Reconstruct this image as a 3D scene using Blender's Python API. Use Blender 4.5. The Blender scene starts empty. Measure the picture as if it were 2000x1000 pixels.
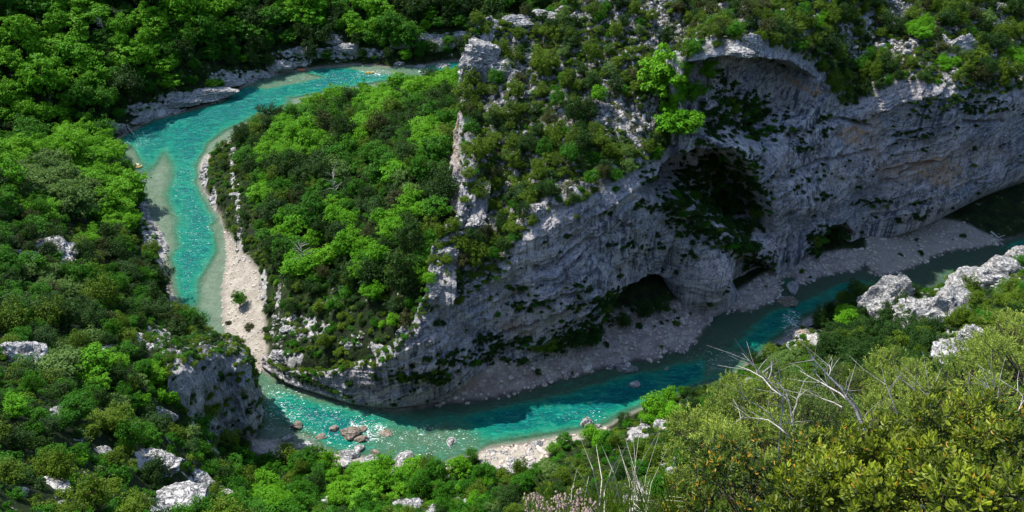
import bpy, math, random, os
import numpy as np
from mathutils import Vector, Matrix
from mathutils.bvhtree import BVHTree

random.seed(7)
RNG = np.random.default_rng(7)
scene = bpy.context.scene
COL = scene.collection

# ------------------------------------------------------------------ camera, sky, sun, exposure
CAM_Z, PITCH, FPX = 160.0, math.radians(35.0), 1667.0
cam_data = bpy.data.cameras.new('camera')
cam = bpy.data.objects.new('camera', cam_data)
COL.objects.link(cam)
cam.location = (0, 0, CAM_Z)
cam.rotation_euler = (math.radians(90) - PITCH, 0, 0)
cam_data.sensor_width = 36.0
cam_data.lens = FPX / 2000 * 36.0
cam_data.clip_start = 0.1
cam_data.clip_end = 6000
scene.camera = cam

SUN_DIR = Vector((-0.54, 0.42, 1.0)).normalized()      # towards the sun: behind and left of the meander
sun_el = math.asin(SUN_DIR.z)
sun_az = math.atan2(SUN_DIR.x, SUN_DIR.y)
world = bpy.data.worlds.new("World")
scene.world = world
world.use_nodes = True
wn = world.node_tree
wn.nodes.clear()
w_out = wn.nodes.new('ShaderNodeOutputWorld')
w_bg = wn.nodes.new('ShaderNodeBackground')
w_sky = wn.nodes.new('ShaderNodeTexSky')
w_sky.sky_type = 'NISHITA'
w_sky.sun_disc = False
w_sky.sun_elevation = sun_el
w_sky.sun_rotation = sun_az
w_sky.altitude = 700
w_bg.inputs['Strength'].default_value = 0.15
wn.links.new(w_sky.outputs[0], w_bg.inputs[0])
wn.links.new(w_bg.outputs[0], w_out.inputs[0])
sun_l = bpy.data.lights.new('sun', 'SUN')
sun_l.energy = 3.5
sun_l.angle = math.radians(0.5)
sun_l.color = (1.0, 0.96, 0.88)
sun = bpy.data.objects.new('sun', sun_l)
COL.objects.link(sun)
sun.rotation_euler = SUN_DIR.to_track_quat('Z', 'Y').to_euler()
scene.view_settings.view_transform = 'Standard'
scene.view_settings.look = 'None'
scene.view_settings.gamma = 1.0
scene.view_settings.exposure = 1.14
scene.view_settings.use_curve_mapping = False
scene.cycles.max_bounces = 5
scene.cycles.diffuse_bounces = 2
scene.cycles.glossy_bounces = 2
scene.cycles.transmission_bounces = 3
scene.cycles.transparent_max_bounces = 6

SP, CP = math.sin(PITCH), math.cos(PITCH)

# ------------------------------------------------------------------ picture point -> place
def ray(u, v):
    a = (u - 1000) / FPX
    b = (500 - v) / FPX
    return np.array([a, CP + b * SP, -SP + b * CP])

def Pz(u, v, z=0.0):
    d = ray(u, v)
    t = (z - CAM_Z) / d[2]
    return np.array([0, 0, CAM_Z]) + d * t

def Py(u, v, Y):
    d = ray(u, v)
    return np.array([0, 0, CAM_Z]) + d * (Y / d[1])

def proj(P):
    P = np.asarray(P, float)
    y, z = P[..., 1], P[..., 2] - CAM_Z
    dep = y * CP - z * SP
    dep = np.where(np.abs(dep) < 1e-3, 1e-3, dep)
    up = y * SP + z * CP
    return 1000 + FPX * P[..., 0] / dep, 500 - FPX * up / dep, dep

# ------------------------------------------------------------------ noise
def _hash(ix, iy, iz, seed):
    h = (ix.astype(np.int64) * 374761393 + iy.astype(np.int64) * 668265263 + iz.astype(np.int64) * 2147483647 + seed * 1274126177) & 0xffffffff
    h = ((h ^ (h >> 13)) * 1274126177) & 0xffffffff
    h = ((h ^ (h >> 16)) * 2246822519) & 0xffffffff
    return ((h ^ (h >> 15)) & 0xffffff) / float(0xffffff)

def vnoise(P, seed=0):
    i = np.floor(P).astype(np.int64)
    f = P - i
    f = f * f * f * (f * (f * 6 - 15) + 10)
    out = 0
    for dx in (0, 1):
        wx = f[:, 0] if dx else 1 - f[:, 0]
        for dy in (0, 1):
            wy = f[:, 1] if dy else 1 - f[:, 1]
            for dz in (0, 1):
                wz = f[:, 2] if dz else 1 - f[:, 2]
                out = out + wx * wy * wz * _hash(i[:, 0] + dx, i[:, 1] + dy, i[:, 2] + dz, seed)
    return out * 2 - 1

def fbm(P, octaves=4, seed=0, gain=0.5, lac=2.03, ridged=False):
    amp, tot, out = 1.0, 0.0, 0
    P = P.copy()
    for o in range(octaves):
        n = vnoise(P, seed + o * 17)
        if ridged:
            n = 1 - 2 * np.abs(n)
        out = out + amp * n
        tot += amp
        amp *= gain
        P = P * lac + 13.7
    return out / tot

# ------------------------------------------------------------------ polygons
def poly_sd(X, Y, poly):
    """signed distance to a closed polygon, negative inside (chunked)"""
    poly = np.asarray(poly, float)
    X = np.asarray(X, float).ravel(); Y = np.asarray(Y, float).ravel()
    d = np.full(X.shape, 1e18); inside = np.zeros(X.shape, bool)
    n = len(poly)
    for k in range(n):
        ax, ay = poly[k]; bx, by = poly[(k + 1) % n]
        ex, ey = bx - ax, by - ay
        t = np.clip(((X - ax) * ex + (Y - ay) * ey) / (ex * ex + ey * ey + 1e-12), 0, 1)
        q = (X - ax - ex * t) ** 2 + (Y - ay - ey * t) ** 2
        d = np.minimum(d, q)
        c = ((ay > Y) != (by > Y)) & (X < ex * (Y - ay) / (ey if abs(ey) > 1e-12 else 1e-12) + ax)
        inside ^= c
    d = np.sqrt(d)
    return np.where(inside, -d, d)

def sstep(a, b, x):
    t = np.clip((x - a) / (b - a), 0, 1)
    return t * t * (3 - 2 * t)

def pz_poly(pts, z=0.0):
    return [tuple(Pz(u, v, z)[:2]) for u, v in pts]

# ------------------------------------------------------------------ object helpers
def set_props(o, label=None, cat=None, group=None, kind=None):
    if label: o['label'] = label
    if cat: o['category'] = cat
    if group: o['group'] = group
    if kind: o['kind'] = kind
    return o

def np_mesh(name, V, F, mat=None, smooth=False, attrs=None):
    V = np.asarray(V, np.float32); F = np.asarray(F, np.int32)
    me = bpy.data.meshes.new(name)
    nf, k = F.shape
    me.vertices.add(len(V)); me.vertices.foreach_set('co', V.ravel())
    me.loops.add(nf * k); me.loops.foreach_set('vertex_index', F.ravel())
    me.polygons.add(nf)
    me.polygons.foreach_set('loop_start', np.arange(0, nf * k, k, dtype=np.int32))
    me.polygons.foreach_set('loop_total', np.full(nf, k, dtype=np.int32))
    me.polygons.foreach_set('use_smooth', np.full(nf, smooth, dtype=bool))
    me.update(calc_edges=True)
    if attrs:
        for an, arr in attrs.items():
            at = me.attributes.new(an, 'FLOAT', 'POINT')
            at.data.foreach_set('value', np.asarray(arr, np.float32).ravel())
    if mat: me.materials.append(mat)
    return me

def link_obj(name, data, parent=None, loc=None):
    o = bpy.data.objects.new(name, data)
    COL.objects.link(o)
    if parent is not None: o.parent = parent
    if loc is not None: o.location = loc
    return o

def grid_faces(nr, nc):
    i = np.arange(nr - 1)[:, None] * nc + np.arange(nc - 1)[None, :]
    i = i.ravel()
    return np.stack([i, i + 1, i + nc + 1, i + nc], 1)

# ------------------------------------------------------------------ materials
class NT:
    def __init__(self, name):
        self.m = bpy.data.materials.new(name)
        self.m.use_nodes = True
        self.t = self.m.node_tree
        self.t.nodes.clear()
        self.out = self.t.nodes.new('ShaderNodeOutputMaterial')
    def n(self, typ, **kw):
        nd = self.t.nodes.new(typ)
        for k, v in kw.items():
            if k.startswith('_'):
                setattr(nd, k[1:], v)
            else:
                self.put(nd.inputs[k if not k.isdigit() else int(k)], v)
        return nd
    def put(self, sock, v):
        if isinstance(v, bpy.types.NodeSocket):
            self.t.links.new(v, sock)
        elif isinstance(v, tuple) and len(v) == 3 and sock.type == 'RGBA':
            sock.default_value = (*v, 1)
        else:
            sock.default_value = v
    def pos(self):
        return self.n('ShaderNodeNewGeometry').outputs['Position']
    def objc(self):
        return self.n('ShaderNodeTexCoord').outputs['Object']
    def mapping(self, vec, scale=(1, 1, 1), rot=(0, 0, 0)):
        nd = self.n('ShaderNodeMapping', Vector=vec)
        nd.inputs['Scale'].default_value = scale
        nd.inputs['Rotation'].default_value = rot
        return nd.outputs[0]
    def noise(self, vec, scale=1.0, detail=4.0, rough=0.6, dist=0.0):
        nd = self.n('ShaderNodeTexNoise', Vector=vec, Scale=scale, Detail=detail, Roughness=rough, Distortion=dist)
        return nd.outputs[0]
    def ramp(self, fac, a, b, lo=0.0, hi=1.0):
        nd = self.n('ShaderNodeMapRange', Value=fac)
        nd.inputs['From Min'].default_value = a; nd.inputs['From Max'].default_value = b
        nd.inputs['To Min'].default_value = lo; nd.inputs['To Max'].default_value = hi
        nd.interpolation_type = 'SMOOTHSTEP'
        return nd.outputs[0]
    def mix(self, fac, a, b, blend='MIX'):
        nd = self.t.nodes.new('ShaderNodeMix'); nd.data_type = 'RGBA'; nd.blend_type = blend
        self.put(nd.inputs[0], fac); self.put(nd.inputs[6], a); self.put(nd.inputs[7], b)
        return nd.outputs[2]
    def math(self, op, a, b=0.0):
        nd = self.t.nodes.new('ShaderNodeMath'); nd.operation = op
        self.put(nd.inputs[0], a); self.put(nd.inputs[1], b)
        return nd.outputs[0]
    def attr(self, name):
        return self.n('ShaderNodeAttribute', _attribute_name=name).outputs['Fac']
    def bump(self, h, strength=0.5, dist=0.3, normal=None):
        nd = self.n('ShaderNodeBump', Height=h, Strength=strength, Distance=dist)
        if normal is not None: self.put(nd.inputs['Normal'], normal)
        return nd.outputs[0]
    def bsdf(self, col, rough=0.8, normal=None, spec=0.3):
        nd = self.n('ShaderNodeBsdfPrincipled')
        self.put(nd.inputs['Base Color'], col); self.put(nd.inputs['Roughness'], rough)
        self.put(nd.inputs['Specular IOR Level'], spec)
        if normal is not None: self.put(nd.inputs['Normal'], normal)
        return nd.outputs[0]
    def done(self, sh):
        self.t.links.new(sh, self.out.inputs['Surface'])
        return self.m

def rock_shader(t, P, pale=0.5):
    """weathered grey limestone: lavender and blue-grey runs, pale crust, ochre scars"""
    streak = t.noise(t.mapping(P, (0.55, 0.55, 0.055), (0, 0.16, 0)), 1.0, 6, 0.62, 0.6)
    streak2 = t.noise(t.mapping(P, (1.7, 1.7, 0.14), (0, 0.2, 0)), 1.0, 5, 0.6, 0.3)
    big = t.noise(P, 0.06, 4, 0.6)
    sx = t.n('ShaderNodeSeparateXYZ', Vector=P).outputs
    bed = t.math('SUBTRACT', sx[2], t.math('MULTIPLY', sx[0], 0.42))
    bv = t.n('ShaderNodeCombineXYZ', X=t.math('MULTIPLY', sx[0], 0.10), Y=t.math('MULTIPLY', sx[1], 0.10), Z=t.math('MULTIPLY', bed, 0.50)).outputs[0]
    strata = t.noise(bv, 1.0, 8, 0.74, 1.4)
    bv2 = t.n('ShaderNodeCombineXYZ', X=t.math('MULTIPLY', sx[0], 0.22), Y=t.math('MULTIPLY', sx[1], 0.22), Z=t.math('MULTIPLY', bed, 0.62)).outputs[0]
    midn = t.noise(bv2, 1.0, 9, 0.78, 0.9)
    crk = t.math('ABSOLUTE', t.math('SUBTRACT', t.noise(bv2, 0.8, 5, 0.7, 2.2), 0.5))
    fine = t.noise(P, 2.2, 6, 0.75)
    c = t.mix(t.ramp(big, 0.42, 0.58), (0.64, 0.565, 0.56), (0.36, 0.37, 0.415))
    c = t.mix(t.ramp(midn, 0.50, 0.60, 0, 0.85), c, (0.66, 0.60, 0.56))
    c = t.mix(t.ramp(streak, 0.50, 0.60, 0, 0.7), c, (0.60, 0.55, 0.53))
    c = t.mix(t.ramp(streak2, 0.51, 0.60, 0, 0.8), c, (0.15, 0.16, 0.19))
    c = t.mix(t.ramp(strata, 0.53, 0.60, 0, 0.65), c, (0.72, 0.64, 0.56))
    c = t.mix(t.ramp(strata, 0.45, 0.37, 0, 0.6), c, (0.085, 0.08, 0.09))
    c = t.mix(t.ramp(midn, 0.45, 0.38, 0, 0.8), c, (0.075, 0.07, 0.08))
    c = t.mix(t.ramp(crk, 0.012, 0.003, 0, 0.7), c, (0.03, 0.03, 0.04))
    c = t.mix(t.ramp(fine, 0.40, 0.28, 0, 0.5), c, (0.07, 0.07, 0.085))
    drip = t.noise(t.mapping(P, (0.62, 0.62, 0.022), (0, 0.1, 0)), 1.0, 5, 0.62, 0.25)
    dm = t.ramp(t.noise(P, 0.045, 3, 0.6), 0.42, 0.60, 0.15, 1.0)
    c = t.mix(t.math('MULTIPLY', t.ramp(drip, 0.53, 0.585, 0, 0.85), dm), c, (0.075, 0.085, 0.115))
    c = t.mix(t.math('MULTIPLY', t.ramp(drip, 0.46, 0.41, 0, 0.7), dm), c, (0.74, 0.69, 0.65))
    streak = t.math('ADD', streak, t.math('MULTIPLY', midn, 1.6))
    return c, streak, streak2, strata, fine

def mat_cliff():
    t = NT('cliff_limestone'); P = t.pos()
    c, s1, s2, st, fine = rock_shader(t, P)
    och = t.math('MULTIPLY', t.attr('ochre'), t.ramp(t.noise(P, 0.5, 5, 0.7), 0.35, 0.6))
    c = t.mix(och, c, (0.50, 0.29, 0.12))
    crust = t.math('MULTIPLY', t.attr('crust'), t.ramp(t.noise(P, 0.9, 5, 0.7), 0.36, 0.55))
    c = t.mix(crust, c, t.mix(t.ramp(fine, 0.35, 0.65), (0.21, 0.205, 0.20), (0.47, 0.45, 0.425)))
    soil = t.math('MULTIPLY', t.attr('soil'), t.ramp(t.noise(P, 0.45, 5, 0.75), 0.44, 0.54))
    c = t.mix(soil, c, (0.045, 0.05, 0.018))
    h = t.math('ADD', t.math('MULTIPLY', s1, 0.9), t.math('ADD', t.math('MULTIPLY', st, 1.0), t.math('MULTIPLY', fine, 0.45)))
    return t.done(t.bsdf(c, 0.9, t.bump(h, 0.8, 1.3), 0.2))

def mat_boulder():
    t = NT('pale_limestone'); P = t.pos()
    f = t.noise(P, 1.3, 6, 0.72); g = t.noise(t.mapping(P, (0.4, 0.4, 2.4), (0.25, 0.2, 0)), 1.0, 5, 0.65, 0.7)
    c = t.mix(t.ramp(f, 0.35, 0.65), (0.27, 0.262, 0.255), (0.56, 0.54, 0.505))
    c = t.mix(t.ramp(g, 0.45, 0.32, 0, 0.8), c, (0.10, 0.10, 0.105))
    c = t.mix(t.math('MULTIPLY', t.attr('ochre'), 1.0), c, (0.62, 0.33, 0.10))
    ck = t.math('ABSOLUTE', t.math('SUBTRACT', t.noise(t.mapping(P, (0.5, 0.5, 1.3), (0.2, 0.3, 0)), 1.0, 5, 0.65, 1.6), 0.5))
    c = t.mix(t.ramp(ck, 0.03, 0.008, 0, 0.85), c, (0.045, 0.045, 0.05))
    h = t.math('ADD', t.math('ADD', f, g), t.ramp(ck, 0.0, 0.05, 0, 0.8))
    return t.done(t.bsdf(c, 0.9, t.bump(h, 0.8, 0.4), 0.2))

def mat_cobble():
    t = NT('beige_cobble'); P = t.pos()
    f = t.noise(P, 1.1, 4, 0.7)
    return t.done(t.bsdf(t.mix(t.ramp(f, 0.38, 0.62), (0.24, 0.20, 0.17), (0.55, 0.48, 0.41)), 0.9, t.bump(f, 0.5, 0.2), 0.2))

def mat_river_rock():
    t = NT('wet_river_rock'); P = t.pos()
    f = t.noise(P, 1.8, 6, 0.72)
    c = t.mix(t.ramp(f, 0.38, 0.62), (0.055, 0.04, 0.028), (0.27, 0.22, 0.165))
    return t.done(t.bsdf(c, 0.6, t.bump(f, 0.8, 0.3), 0.4))

def mat_ground():
    t = NT('gorge_ground'); P = t.pos()
    n1 = t.noise(P, 0.30, 6, 0.7); n2 = t.noise(P, 1.4, 5, 0.75); n3 = t.noise(P, 0.08, 3, 0.5)
    # soil, litter, low green
    soil = t.mix(t.ramp(n1, 0.4, 0.6), (0.009, 0.014, 0.005), (0.020, 0.036, 0.007))
    # stony scree
    vor = t.n('ShaderNodeTexVoronoi', Vector=P, Scale=0.75)
    scree = t.mix(vor.outputs['Color'], (0.17, 0.165, 0.16), (0.50, 0.48, 0.45))
    scree = t.mix(t.ramp(n2, 0.45, 0.3, 0, 0.8), scree, (0.07, 0.07, 0.06))
    rock = t.math('MAXIMUM', t.attr('rock'), t.ramp(n1, 0.60, 0.66, 0, 0.35))
    rk = t.ramp(t.math('ADD', rock, t.math('MULTIPLY', t.math('SUBTRACT', n1, 0.5), 1.2)), 0.42, 0.55)
    c = t.mix(rk, soil, scree)
    # shore gravel
    vg = t.n('ShaderNodeTexVoronoi', Vector=P, Scale=1.15)
    peb = t.mix(t.n('ShaderNodeSeparateColor', Color=vg.outputs['Color']).outputs[0], (0.22, 0.19, 0.165), (0.50, 0.44, 0.38))
    peb = t.mix(t.ramp(n2, 0.42, 0.6, 0, 0.55), peb, (0.30, 0.26, 0.22))
    sand = t.mix(t.ramp(n1, 0.4, 0.6), (0.27, 0.24, 0.19), (0.38, 0.345, 0.285))
    gr = t.mix(t.attr('sand'), peb, sand)
    gr = t.mix(t.math('MULTIPLY', t.attr('pink'), t.ramp(n1, 0.42, 0.55)), gr, (0.22, 0.15, 0.15))
    gr = t.mix(t.math('MULTIPLY', t.attr('wet'), 0.85), gr, (0.05, 0.045, 0.038))  # wet gravel, plus cliff shade painted into its colour at the right
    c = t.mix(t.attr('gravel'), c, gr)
    h = t.math('ADD', t.math('MULTIPLY', n1, 1.5), t.math('ADD', n2, t.math('MULTIPLY', vg.outputs['Distance'], 0.5)))
    return t.done(t.bsdf(c, 0.95, t.bump(h, 0.8, 0.5), 0.15))

def mat_water():
    t = NT('river_water'); P = t.pos()
    d = t.attr('depth')
    nz = t.noise(P, 0.11, 4, 0.6, 0.5)
    dd = t.math('ADD', d, t.math('MULTIPLY', t.math('SUBTRACT', nz, 0.5), t.math('MULTIPLY', d, 0.9)))
    c = t.mix(t.ramp(dd, 0.15, 1.2), (0.060, 0.145, 0.070), (0.001, 0.150, 0.094))
    c = t.mix(t.ramp(dd, 0.9, 2.3), c, (0.0005, 0.098, 0.092))
    opac = t.ramp(dd, 0.0, 0.85, 0.12, 0.97)
    pt = t.noise(t.mapping(P, (0.16, 0.42, 1), (0, 0, 0.5)), 1.0, 5, 0.65, 1.0)
    c = t.mix(t.math('MULTIPLY', t.ramp(pt, 0.50, 0.62, 0, 0.7), t.ramp(dd, 0.5, 1.2)), c, (0.0005, 0.070, 0.075))
    c = t.mix(t.ramp(pt, 0.48, 0.36, 0, 0.5), c, (0.03, 0.22, 0.13))
    rip = t.noise(t.mapping(P, (0.55, 1.5, 1)), 1.0, 3, 0.6, 1.2)
    rip2 = t.noise(t.mapping(P, (1.6, 3.2, 1)), 1.0, 2, 0.5, 0.8)
    nrm = t.bump(t.math('ADD', rip, t.math('MULTIPLY', rip2, 0.5)), 0.9, 0.42)
    # broken water, and sun glints painted as white flecks
    fo = t.attr('foam')
    fn = t.noise(t.mapping(P, (0.7, 2.0, 1), (0, 0, 0.35)), 1.0, 3, 0.6, 2.2)
    foam = t.math('MULTIPLY', t.ramp(t.math('ADD', fn, t.math('MULTIPLY', fo, 0.10)), 0.665, 0.71), t.ramp(fo, 0.0, 0.25))
    cc = t.mix(t.ramp(rip, 0.53, 0.66, 0, 0.55), c, (0.012, 0.30, 0.22))
    cc = t.mix(t.ramp(rip, 0.44, 0.30, 0, 0.6), cc, (0.001, 0.07, 0.075))
    cc = t.mix(foam, cc, (0.80, 0.84, 0.82))
    body = t.bsdf(cc, 0.17, nrm, 0.06)
    tr = t.n('ShaderNodeBsdfTransparent', Color=(0.80, 0.95, 0.88)).outputs[0]
    gl = t.n('ShaderNodeMixShader')
    t.put(gl.inputs[0], t.math('MAXIMUM', opac, foam)); t.put(gl.inputs[1], tr); t.put(gl.inputs[2], body)
    return t.done(gl.outputs[0])

def mat_leaf(name, ca, cb, trans=0.3, gloss=0.10, own=0.55):
    t = NT(name)
    oi = t.n('ShaderNodeObjectInfo').outputs['Random']
    tone = t.attr('tone')
    f = t.math('ADD', t.math('MULTIPLY', oi, own), t.math('MULTIPLY', tone, 1.0 - own))
    c = t.mix(f, ca, cb)
    d = t.bsdf(c, 0.55, None, gloss)
    tl = t.n('ShaderNodeBsdfTranslucent', Color=t.mix(0.5, c, (0.16, 0.30, 0.01))).outputs[0]
    mx = t.n('ShaderNodeMixShader'); t.put(mx.inputs[0], trans); t.put(mx.inputs[1], d); t.put(mx.inputs[2], tl)
    return t.done(mx.outputs[0])

def mat_plain(name, ca, cb, rough=0.8, scale=3.0, bump=0.3):
    t = NT(name); P = t.objc()
    n = t.noise(P, scale, 5, 0.7)
    return t.done(t.bsdf(t.mix(t.ramp(n, 0.35, 0.65), ca, cb), rough, t.bump(n, bump, 0.05), 0.3))

M = dict(
    cliff=mat_cliff(), boulder=mat_boulder(), river_rock=mat_river_rock(), cobble=mat_cobble(), ground=mat_ground(), water=mat_water(),
    bright=mat_leaf('leaf_spring_green', (0.062, 0.235, 0.005), (0.15, 0.36, 0.014), 0.35),
    mid=mat_leaf('leaf_fresh_green', (0.016, 0.090, 0.003), (0.052, 0.185, 0.008), 0.3),
    dark=mat_leaf('leaf_dark_evergreen', (0.009, 0.034, 0.005), (0.028, 0.070, 0.009), 0.15),
    olive=mat_leaf('leaf_olive_scrub', (0.040, 0.080, 0.005), (0.110, 0.18, 0.010), 0.2),
    grey=mat_leaf('leaf_grey_green', (0.06, 0.125, 0.025), (0.12, 0.20, 0.04), 0.25),
    brown=mat_leaf('leaf_brownish', (0.030, 0.038, 0.010), (0.055, 0.06, 0.016), 0.15),
    bark=mat_plain('bark_brown', (0.035, 0.025, 0.018), (0.09, 0.07, 0.05)),
)

# ------------------------------------------------------------------ THE RIVER AND THE GROUND
RIVER_PX = [(1150, 85), (1000, 100), (900, 118), (830, 128), (760, 131), (700, 126), (620, 133), (560, 141), (500, 158), (462, 176),
    (430, 198), (370, 215), (330, 225), (292, 236), (255, 253), (225, 275), (236, 300), (256, 328), (272, 350), (280, 380),
    (290, 412), (310, 445), (325, 480), (325, 520), (333, 560), (345, 595), (375, 625), (420, 660), (455, 705), (478, 750),
    (484, 800), (484, 855), (540, 862), (590, 868), (625, 884), (680, 890), (740, 898), (800, 908), (850, 914), (880, 897),
    (930, 886), (960, 872), (1040, 862), (1100, 852), (1140, 843), (1180, 835), (1240, 805), (1310, 778), (1370, 757), (1420, 737),
    (1460, 712), (1495, 685), (1540, 652), (1580, 622), (1620, 600), (1670, 578), (1720, 570), (1790, 580), (1840, 562), (1885, 532), (1940, 500),
    (2040, 482), (2300, 470), (2700, 430), (2700, 405), (2300, 430), (2100, 448), (2000, 462), (1962, 468), (1952, 478), (1920, 484), (1870, 489), (1825, 502),
    (1785, 526), (1740, 536), (1700, 540), (1692, 515), (1680, 527), (1640, 532), (1600, 546), (1560, 560), (1545, 542), (1527, 546), (1528, 568),
    (1510, 592), (1460, 610), (1425, 606), (1395, 622), (1362, 660), (1340, 690), (1300, 686), (1288, 705), (1240, 707), (1193, 716),
    (1158, 728), (1100, 743), (1047, 757), (977, 775), (900, 787), (860, 787), (830, 797), (770, 801), (690, 792), (620, 772), (560, 752),
    (515, 724), (495, 728), (480, 714), (456, 680), (441, 640), (432, 600), (432, 560), (440, 520), (443, 485), (440, 455), (425, 420),
    (405, 385), (392, 350), (388, 325), (402, 302), (430, 286), (480, 262), (530, 238), (570, 218), (620, 203), (700, 192), (780, 170),
    (840, 150), (900, 142), (1000, 125), (1150, 105)]
RIVER = pz_poly(RIVER_PX)

SHALLOWS = [  # (picture polygon, water depth there, edge softness in m)
    ([(322, 290), (340, 325), (330, 380), (345, 430), (335, 480), (325, 475), (290, 410), (280, 350), (300, 320)], 0.07, 15),
    ([(400, 280), (440, 252), (500, 225), (565, 205), (570, 222), (480, 262), (405, 310)], 0.05, 12),
    ([(560, 190), (700, 165), (840, 140), (840, 155), (700, 195), (570, 220)], 0.12, 12),
    ([(660, 130), (830, 126), (830, 145), (740, 145)], 0.3, 4),
    ([(385, 545), (440, 470), (450, 640), (480, 720), (440, 690), (400, 620), (380, 600)], 0.08, 10),
    ([(470, 560), (430, 480), (410, 440), (430, 430), (445, 455)], 0.3, 4),
    ([(480, 700), (530, 740), (540, 800), (600, 850), (620, 890), (480, 880)], 0.45, 9),
    ([(225, 270), (262, 285), (280, 320), (258, 330)], 0.25, 7),
    ([(720, 830), (900, 820), (940, 850), (960, 880), (860, 915), (760, 900), (690, 880)], 0.5, 11),
    ([(520, 840), (600, 850), (640, 880), (620, 895), (480, 880)], 0.12, 4),
    ([(1100, 757), (1230, 718), (1340, 690), (1380, 640), (1430, 612), (1500, 600), (1480, 630), (1430, 680), (1350, 705), (1250, 726), (1100, 768), (900, 806), (820, 802), (880, 790)], 0.16, 9),
    ([(1500, 590), (1560, 560), (1640, 532), (1690, 525), (1700, 500), (1690, 545), (1640, 555), (1570, 590), (1530, 600)], 0.12, 7),
    ([(1700, 545), (1800, 520), (1860, 490), (1960, 476), (1940, 505), (1860, 530), (1830, 560), (1760, 575)], 0.15, 7),
    ([(1380, 690), (1460, 680), (1440, 720), (1370, 740)], 0.4, 4),
    ([(540, 130), (640, 150), (520, 175), (470, 165)], 0.35, 4),
]
FOAM_GLINT = [(720, 845, 50, 20, 1.1), (545, 800, 60, 50, 0.55), (640, 830, 120, 40, 0.4), (830, 860, 110, 30, 0.42), (1400, 700, 60, 24, 0.4), (1550, 635, 22, 26, 0.9),  # foam at the rapids; elsewhere sun sparkle painted as white flecks
        (640, 155, 110, 16, 0.25), (730, 143, 40, 8, 0.7), (835, 140, 20, 10, 0.8), (380, 400, 50, 110, 0.18), (375, 500, 40, 80, 0.16), (265, 270, 26, 26, 0.3), (500, 200, 90, 34, 0.1),
        (1140, 812, 50, 12, 0.3), (1220, 850, 40, 10, 0.3), (1480, 640, 60, 20, 0.1), (1850, 540, 30, 8, 0.2)]

# control heights: (u, v, z) picture point with the height of the ground seen (or hidden) there
G = []
def g(*pts): G.extend(pts)
# far wood and its rock foot
g((320, 205, 4), (400, 175, 5), (480, 132, 6), (560, 105, 8), (620, 100, 7), (700, 88, 7.5), (850, 78, 9), (950, 58, 12), (1080, 35, 15), (1200, 10, 19),
  (300, 150, 14), (200, 200, 12), (100, 230, 10), (60, 180, 18), (300, 100, 22), (500, 60, 16), (700, 35, 16), (900, 10, 19.5), (100, 100, 27), (0, 100, 30),
  (100, 0, 42), (300, 0, 36), (500, 0, 25), (700, 0, 21.5), (-200, 0, 50), (-200, 200, 24), (1100, -20, 26), (1300, -40, 30))
# ravine between the far wood and the left hill
g((180, 262, 2), (120, 262, 3), (60, 262, 5), (0, 262, 7), (-150, 270, 12))
# left hill
g((215, 300, 3), (150, 300, 8), (60, 310, 14), (0, 320, 18), (-150, 340, 30), (235, 360, 5), (150, 370, 15), (60, 390, 24), (255, 430, 5), (180, 440, 15), (100, 450, 24),
  (0, 450, 33), (290, 500, 6), (230, 520, 14), (150, 530, 24), (60, 540, 34), (310, 570, 6), (260, 590, 16), (180, 610, 28), (80, 620, 38), (0, 620, 44), (-200, 550, 56),
  (340, 640, 14), (400, 650, 8), (445, 665, 3), (300, 660, 27), (440, 690, 22), (470, 715, 18), (380, 700, 31), (340, 740, 38), (230, 690, 42), (120, 720, 50), (0, 740, 57), (-200, 700, 72))
# lower left slope and foot of the crag
g((0, 860, 72), (120, 850, 66), (230, 830, 57), (310, 830, 46), (350, 870, 36), (390, 930, 20), (440, 930, 4), (480, 900, 2), (520, 895, 3), (0, 1000, 88), (150, 1000, 75), (250, 1000, 66),
  (350, 1000, 48), (430, 1000, 28), (500, 960, 11), (560, 920, 5), (560, 1000, 16), (-200, 900, 92))
# meander spur: wood rising to the wall
g((455, 272, 3), (520, 248, 3), (600, 225, 4), (680, 212, 4), (760, 192, 5), (840, 178, 7), (888, 172, 9), (410, 300, 3.5), (405, 345, 4), (425, 385, 6), (445, 420, 6.5), (462, 460, 6), (480, 500, 6),
  (510, 540, 6.5), (530, 585, 6.5), (530, 640, 5), (528, 690, 4), (500, 280, 6), (470, 340, 8), (500, 420, 11), (545, 500, 13), (570, 580, 12), (570, 640, 10), (560, 700, 7.5),
  (600, 260, 9), (700, 250, 13), (800, 230, 18), (870, 240, 26), (600, 340, 15), (700, 340, 22), (800, 320, 29), (870, 310, 34), (620, 440, 18), (720, 440, 26), (820, 420, 33), (880, 400, 38),
  (640, 540, 17), (720, 540, 23), (800, 540, 28), (830, 590, 27), (640, 620, 14), (700, 620, 18), (760, 620, 20), (620, 690, 11), (680, 690, 13.5), (740, 680, 18), (790, 650, 22))
for uv in ((512, 702), (556, 724), (610, 731), (690, 716), (745, 694), (800, 644)):
    pass
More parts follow.
